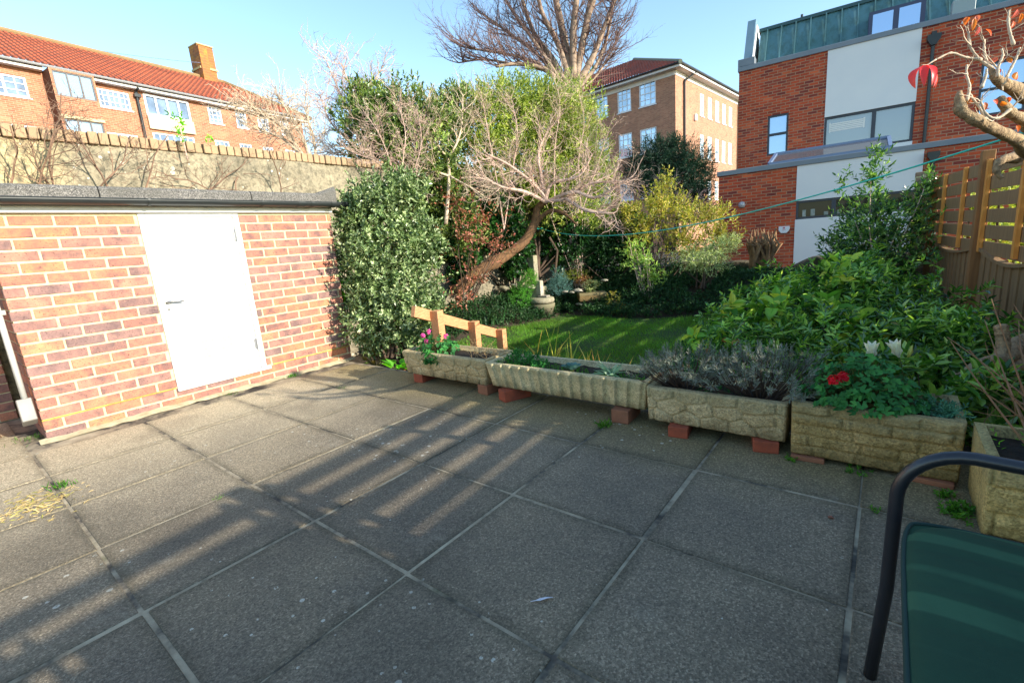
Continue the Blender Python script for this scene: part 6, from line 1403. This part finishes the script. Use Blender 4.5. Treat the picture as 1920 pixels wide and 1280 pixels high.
def rock(label, p, r_, seed, mat, sq=.6):
    rg_ = np.random.default_rng(seed); mb_ = MB(); nu_, nv_ = 14, 9; P = np.zeros((nv_, nu_+1, 3))
    for i in range(nv_):
        for j in range(nu_+1):
            th = math.pi*i/(nv_-1); ph = 2*math.pi*(j % nu_)/nu_; d_ = np.array([math.sin(th)*math.cos(ph), math.sin(th)*math.sin(ph), math.cos(th)]); P[i, j] = d_*r_*(1+.42*lumps(d_[None]*2.2, seed)[0])*[1.15, .8, sq*.75]
    mb_.grid(P[:, ::-1]); o = mb_.build('rock', mat, smooth=True); o.location = tuple(float(v) for v in np.array(p)+[0, 0, r_*sq*.35]); return tag(o, label, 'stone', 'stones on the rockery')
for i, (px, py, r_, lab, mt) in enumerate(((992, 540, .11, 'white stone leaning on the left of the bird bath pillar', M_STONEW), (1083, 546, .075, 'white stone at the left end of the raised trough', M_STONEW), (1059, 548, .05, 'small white stone between the grey dwarf conifer and trough', M_STONEW), (1072, 549, .045, 'smallest white stone touching the one by the trough', M_STONEW), (1086, 571, .06, 'round pale stone at the lawn edge under the trough', M_STONEW),
        (944, 543, .10, 'pale grey stone in the bed left of the dwarf conifers', M_STONE), (955, 584, .06, 'grey stone at the lawn edge left of the bird bath', M_STONE), (1047, 578, .06, 'grey stone at the lawn edge right of the bird bath', M_STONE), (1133, 527, .06, 'flat pale stone high on the bank behind the trough', M_STONEW), (962, 535, .055, 'small pale stone behind the dwarf conifer', M_STONEW), (976, 579, .05, 'pinkish stone on the grass edge', simple('pink_stone', S(196, 140, 120), S(160, 110, 96), 10, .9)))):
    rock(lab, P_(px, py, 8.45 if py < 560 else float(np.dot(gp(px, py)-CO, CC))), r_, 160+i, mt)
mb = MB(); P = np.array([[(x, 8.05+.04*math.sin(x*7)+.06*k, -.28+.09*k+.02*math.sin(x*9)) for x in np.linspace(-5.0, -2.6, 40)] for k in range(5)])
shrub('dwarf_conifer', 'bright green rounded dwarf conifer left of the bird bath', 'conifer', P_(975, 585, 8.3), px_ells([(975, 560, 8.3, 24, 26), (985, 540, 8.35, 16, 26)]), 420, 9, .06, .03, .006, leaf('bright_conifer', [S(44, 96, 28), S(70, 130, 40), S(100, 160, 56)], .5, .2, .3), M_TWIGD, 170, stems=0)
shrub('dwarf_conifer', 'small bright green dwarf conifer in front of the stone post', 'conifer', P_(995, 540, 8.3), px_ells([(995, 522, 8.35, 14, 18)]), 220, 9, .05, .03, .006, leaf('lime_conifer', [S(70, 120, 36), S(100, 150, 50)], .5, .2, .3), M_TWIGD, 171, stems=0)
shrub('dwarf_conifer', 'blue-grey cone-shaped dwarf conifer right of the stone post', 'conifer', P_(1048, 550, 8.6), px_ells([(1048, 536, 8.6, 24, 18), (1046, 518, 8.6, 14, 18)]), 420, 9, .07, .035, .006, L_BLUE, M_TWIGD, 172, stems=0, up=1.2)
shrub('heather_mound', 'pale grey-green rounded tuft on the raised trough', 'plant', P_(1108, 545, 8.65), px_ells([(1108, 535, 8.65, 15, 12)]), 150, 7, .04, .03, .006, L_VAR, M_TWIGD, 173, stems=0)
shrub('mossy_mound', 'green mossy mound behind the raised trough', 'plant', P_(1075, 520, 9.0), px_ells([(1075, 515, 9.0, 30, 10)]), 300, 7, .03, .03, .01, leaf('mossy_leaf', [S(90, 104, 40), S(120, 120, 54)], .7, .2, .2), M_TWIGD, 174, stems=0)
shrub('orange_fern', 'rust-orange fallen fern on the bank behind the trough', 'plant', P_(1095, 530, 8.8), px_ells([(1096, 525, 8.8, 16, 7)]), 50, 6, .05, .05, .02, L_DEAD, M_TWIGD, 175, stems=0)
shrub('yellow_shrublet', 'small yellow-green shrub at the lawn edge right of the trough', 'plant', gp(1155, 588), px_ells([(1150, 565, 8.3, 16, 22), (1160, 580, 8.2, 16, 10)]), 130, 7, .06, .035, .012, L_YEL, M_TWIGD, 176, stems=6, srad=.005)

# ------------------------------------------------------------------ weeds in the paving joints
L_WEED = leaf('weed_leaf', [S(56, 110, 30), S(84, 140, 44), S(110, 160, 60)], .5, .4, .3, k=1.0)
def weed(label, px, py, n_, L_, seed, sp_=.03, mat=L_WEED, tall=False, group='weeds in the paving joints'):
    rg_ = np.random.default_rng(seed); p = G(px, py, 0.0); m_ = MB(); C = p+np.stack([rg_.normal(0, sp_, n_), rg_.normal(0, sp_, n_), np.zeros(n_)], -1)
    if tall: add_leaves(m_, C, rg_.normal(0, .45, (n_, 3))+[0, 0, 1], rg_.normal(0, 1, (n_, 3)), rg_.uniform(.5, 1.2, n_)*L_, L_*.08, .1, .3)
    else: sprigs(m_, rg_, C, rg_.normal(0, .5, (n_, 3))+[0, 0, .9], 6, L_*1.2, L_, L_*.5)
    return tag(m_.build('weed', mat), label, 'weed', group)
weed('small leafy weed under the rough block trough', 1603, 885, 14, .016, 180, .022); weed('tall grass tuft in the joint under the fluted trough', 1133, 800, 46, .055, 181, .02, tall=True)
weed('grass tuft at the foot of the shed right of the door', 548, 706, 110, .035, 182, .03, tall=True); weed('small moss tuft below the shed door', 434, 738, 60, .02, 183, .04, tall=True)
weed('leafy weed in the joint in front of the rough block trough', 1636, 958, 8, .012, 184, .012); weed('grassy weed in the slab corner at the far left', 118, 912, 40, .045, 185, .03, tall=True)
weed('small weed in a sunlit joint in the middle of the paving', 412, 934, 18, .016, 186, .012, tall=True); weed('moss tuft at the outer left corner of the shed', 60, 822, 60, .03, 187, .05, tall=True)
weed('tiny weed beside the brick under the rough block trough', 1480, 862, 12, .014, 188, .012); weed('leafy weed clump between the two right-hand troughs', 1800, 962, 40, .022, 189, .026); weed('smaller leafy weed beside the brick between the right-hand troughs', 1768, 930, 18, .018, 193, .014); weed('grass in the joint near the patio corner', 640, 728, 26, .02, 190, .02, tall=True)
weed('moss in the joint under the leftmost trough', 862, 742, 40, .012, 191, .03, tall=True)
rg = np.random.default_rng(192); mb = MB(); p = G(70, 945, .003); n = 240
C = p+np.stack([rg.normal(0, .10, n), rg.normal(0, .07, n), np.zeros(n)], -1); add_leaves(mb, C, np.stack([rg.normal(0, 1, n), rg.normal(0, 1, n), np.abs(rg.normal(0, .2, n))], -1), np.tile([[0, 0, 1.]], (n, 1)), rg.uniform(.02, .05, n), .006, .2, .2)
tag(mb.build('dry_grass_patch', leaf('straw_leaf', [S(190, 170, 130), S(160, 140, 96), S(150, 150, 80)], .8, .2, .2)), 'patch of dried grass on a broken slab at the left edge', 'dead grass', kind='stuff')
mb = MB(); p = G(1552, 970, .004); add_leaves(mb, np.array([p, p+[.01, 0, 0]]), np.array([[1, .3, .15], [-.4, 1, .1]]), np.array([[0, 0, 1.], [0, 0, 1]]), .022, .014, .3, .2)
tag(mb.build('fallen_leaf', L_RED), 'small dark red leaf on a slab in front of the rough block trough', 'leaf')
# faint overhead cable
mb = MB(); a_, b_ = D(-40, 52, 25), D(375, 118, 25); T_ = np.linspace(0, 1, 30)[:, None]; P = a_*(1-T_)+b_*T_; P[:, 2] -= (.8*T_*(1-T_))[:, 0]; mb.tube(P, .012, 5)
tag(mb.build('overhead_cable', simple('cable_grey', S(140, 160, 190), None, 1, .6)), 'thin overhead cable running to the chimney at upper left', 'cable')
